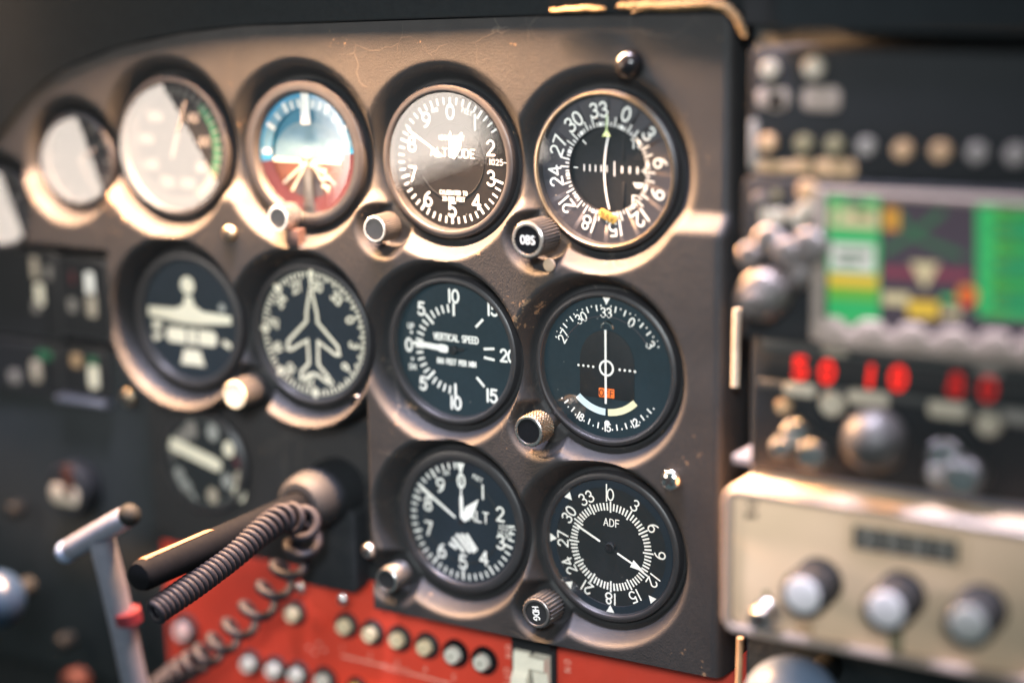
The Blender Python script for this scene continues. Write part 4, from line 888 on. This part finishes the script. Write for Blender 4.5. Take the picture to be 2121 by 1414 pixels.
H4 = 72.  # beige receiver
ua, ub, vb, va = rbox_px(1499, 1004, 1304, 2400, H4)
t = thing('beige_receiver', 'beige radio receiver with three black knobs and a small number window', 'radio', ((ua+ub)/2, 0, (va+vb)/2)); s = MB(); s.box(f0, ua, ub, vb, va, 8, H4-3, 'beige_face', 1, 6, 6)
for px, py in ((1553, 1044), (1563, 1044), (1553, 1066), (1563, 1067), (1548, 1067)): plate_px(s, px, py, H4-2.6, 2.1, 2.6, 'tape_maroon', .5, .5)
plate_px(s, 1587, 1228, H4-2.6, 3, 3, 'label_olive', .8, .5); plate_px(s, 1855, 1330, H4-2.6, 6, 12, 'label_olive', 2, .5); plate_px(s, 1665, 1300, H4-2.7, 9, 5, 'label_tan', 2, .4)
build('case', s, t)
s = MB(); o_, i_ = rrect(ua, ub, vb, va, 7, 8), rrect(ua+3.6, ub-3.6, vb+3.6, va-3.6, 3.5, 8); n_ = len(o_)
vs_ = [f0.p(*q, H4-4) for q in o_]+[f0.p(*q, H4+.4) for q in o_]+[f0.p(q[0]+(o_[k][0]-q[0])*.75, q[1]+(o_[k][1]-q[1])*.75, H4+1.4) for k, q in enumerate(i_)]+[f0.p(q[0]+(o_[k][0]-q[0])*.2, q[1]+(o_[k][1]-q[1])*.2, H4+1.2) for k, q in enumerate(i_)]+[f0.p(*q, H4-4) for q in i_]
s.add(vs_, [[j*n_+i, j*n_+(i+1) % n_, (j+1)*n_+(i+1) % n_, (j+1)*n_+i] for j in range(4) for i in range(n_)], 'beige_rim'); build('rim', s, t, sharp=50)
s = MB(); a_, b_ = at(1876, 1124, H4-3); fq = Fr((a_, 0, b_)); s.box(fq, -27, 27, -7.5, 8.5, H4-3, H4-2, 'beige_face', .8, 3); s.poly(fq, rrect(-23, 23, -5.5, 5, 1, 3), 'gap_black', H4-1.8)
for k, m in enumerate(('label_grey', 'label_grey', 'label_grey', 'label_grey')):
    x = -16.5+k*11; s.slab(fq, rrect(x-4, x+4, -4.6, 4.2, .8, 3), m, H4-1.9, H4-1.4, .2)
    text(s, fq, '0370'[k], x, -.2, 5.5, .9, 'gap_black', 0, H4-1.2)
build('counter_window', s, t)
for px, py, cp in ((1662, 1232, 'cap_white'), (1835, 1262, 'cap_white'), (2005, 1292, 'mark_grey')): knob_px(t, px, py, H4-3, 20, 10.5, 'gap_black', cp, 'knob', 26)
s = MB(); c = P(1571, 1285, H4+8); f = Fr((c.x, 0, c.z)); s.lathe(f, [(7, H4-3), (7, H4), (6.2, H4+1), (6.2, H4+6), (5, H4+8), (3.2, H4+8), (3, H4+6)], 'steel', 36, cap1=True, capm='tape_maroon'); build('small_knob', s, t)

# ------------------------------------------------------------------ lights
def look(o, tgt): o.rotation_euler = (V3(tgt)-o.location).to_track_quat('-Z', 'Y').to_euler()
def area(name, loc, tgt, sx, sy, power, color):
    L = bpy.data.lights.new(name, 'AREA'); L.shape = 'RECTANGLE'; L.size = sx; L.size_y = sy; L.energy = power; L.color = color
    o = bpy.data.objects.new(name, L); COL.objects.link(o); o.location = loc; look(o, tgt); return o
def spot(name, loc, tgt, power, color, ang, blend, rad):
    L = bpy.data.lights.new(name, 'SPOT'); L.energy = power; L.color = color; L.spot_size = math.radians(ang); L.spot_blend = blend; L.shadow_soft_size = rad
    o = bpy.data.objects.new(name, L); COL.objects.link(o); o.location = loc; look(o, tgt); return o
area('windscreen_sunlight', (-.30, -.0225, .163), (-.30, .0, -.05), .52, .010, 45, (1, .55, .27))
area('windscreen_skylight', (.02, -.15, 1.0), (-.05, 0, -.1), .7, .10, 90, (.84, .80, 1.))
spot('cabin_fill_spot', (.62, -1.35, .55), (-.095, 0, -.075), 145, (.92, .97, 1.), 22.5, 1., .12)  # added fill spot for the dials; its soft cone leaves the outer areas darker
area('cabin_fill', (.75, -1.55, .75), (0, 0, -.05), .7, .5, 5, (.78, .97, 1.))
# bright side window behind the left seat (also what the glasses mirror)
WIN = area('side_window', wc_*.001, (0, 0, 0), WW*.001, WH*.001, PI*12.5*WW*WH*1e-6, (1, .87, .76))
from mathutils import Matrix
zz = wd; yy = zz.cross(wx)   # lamp shines along -Z, back towards the panel
WIN.matrix_world = Matrix(((wx.x, yy.x, zz.x, wc_.x*.001), (wx.y, yy.y, zz.y, wc_.y*.001), (wx.z, yy.z, zz.z, wc_.z*.001), (0, 0, 0, 1)))

w = bpy.data.worlds.new('World'); sc.world = w; w.use_nodes = True
bg = w.node_tree.nodes['Background']; bg.inputs['Color'].default_value = (.6, .92, 1., 1); bg.inputs['Strength'].default_value = .14

# ------------------------------------------------------------------ camera object, render
cd_ = bpy.data.cameras.new('Camera'); co = bpy.data.objects.new('Camera', cd_); COL.objects.link(co); sc.camera = co
from mathutils import Matrix
M = Matrix((( CR.x, CU.x, -CF.x, CAM.x*.001), (CR.y, CU.y, -CF.y, CAM.y*.001), (CR.z, CU.z, -CF.z, CAM.z*.001), (0, 0, 0, 1)))
co.matrix_world = M
cd_.sensor_width = 36; cd_.lens = FPX/2121*36; cd_.clip_start = .02; cd_.clip_end = 20
cd_.dof.use_dof = True; fp = P(1075, 560, 0); cd_.dof.focus_distance = (fp-CAM).dot(CF)*.001; cd_.dof.aperture_fstop = cd_.lens/43.; cd_.dof.aperture_blades = 0
sc.view_settings.view_transform = 'Standard'; sc.view_settings.look = 'None'; sc.view_settings.gamma = 1; sc.view_settings.exposure = 0
sc.render.engine = 'CYCLES'; sc.cycles.use_denoising = True; sc.cycles.max_bounces = 6; sc.cycles.transparent_max_bounces = 12; sc.cycles.caustics_reflective = False
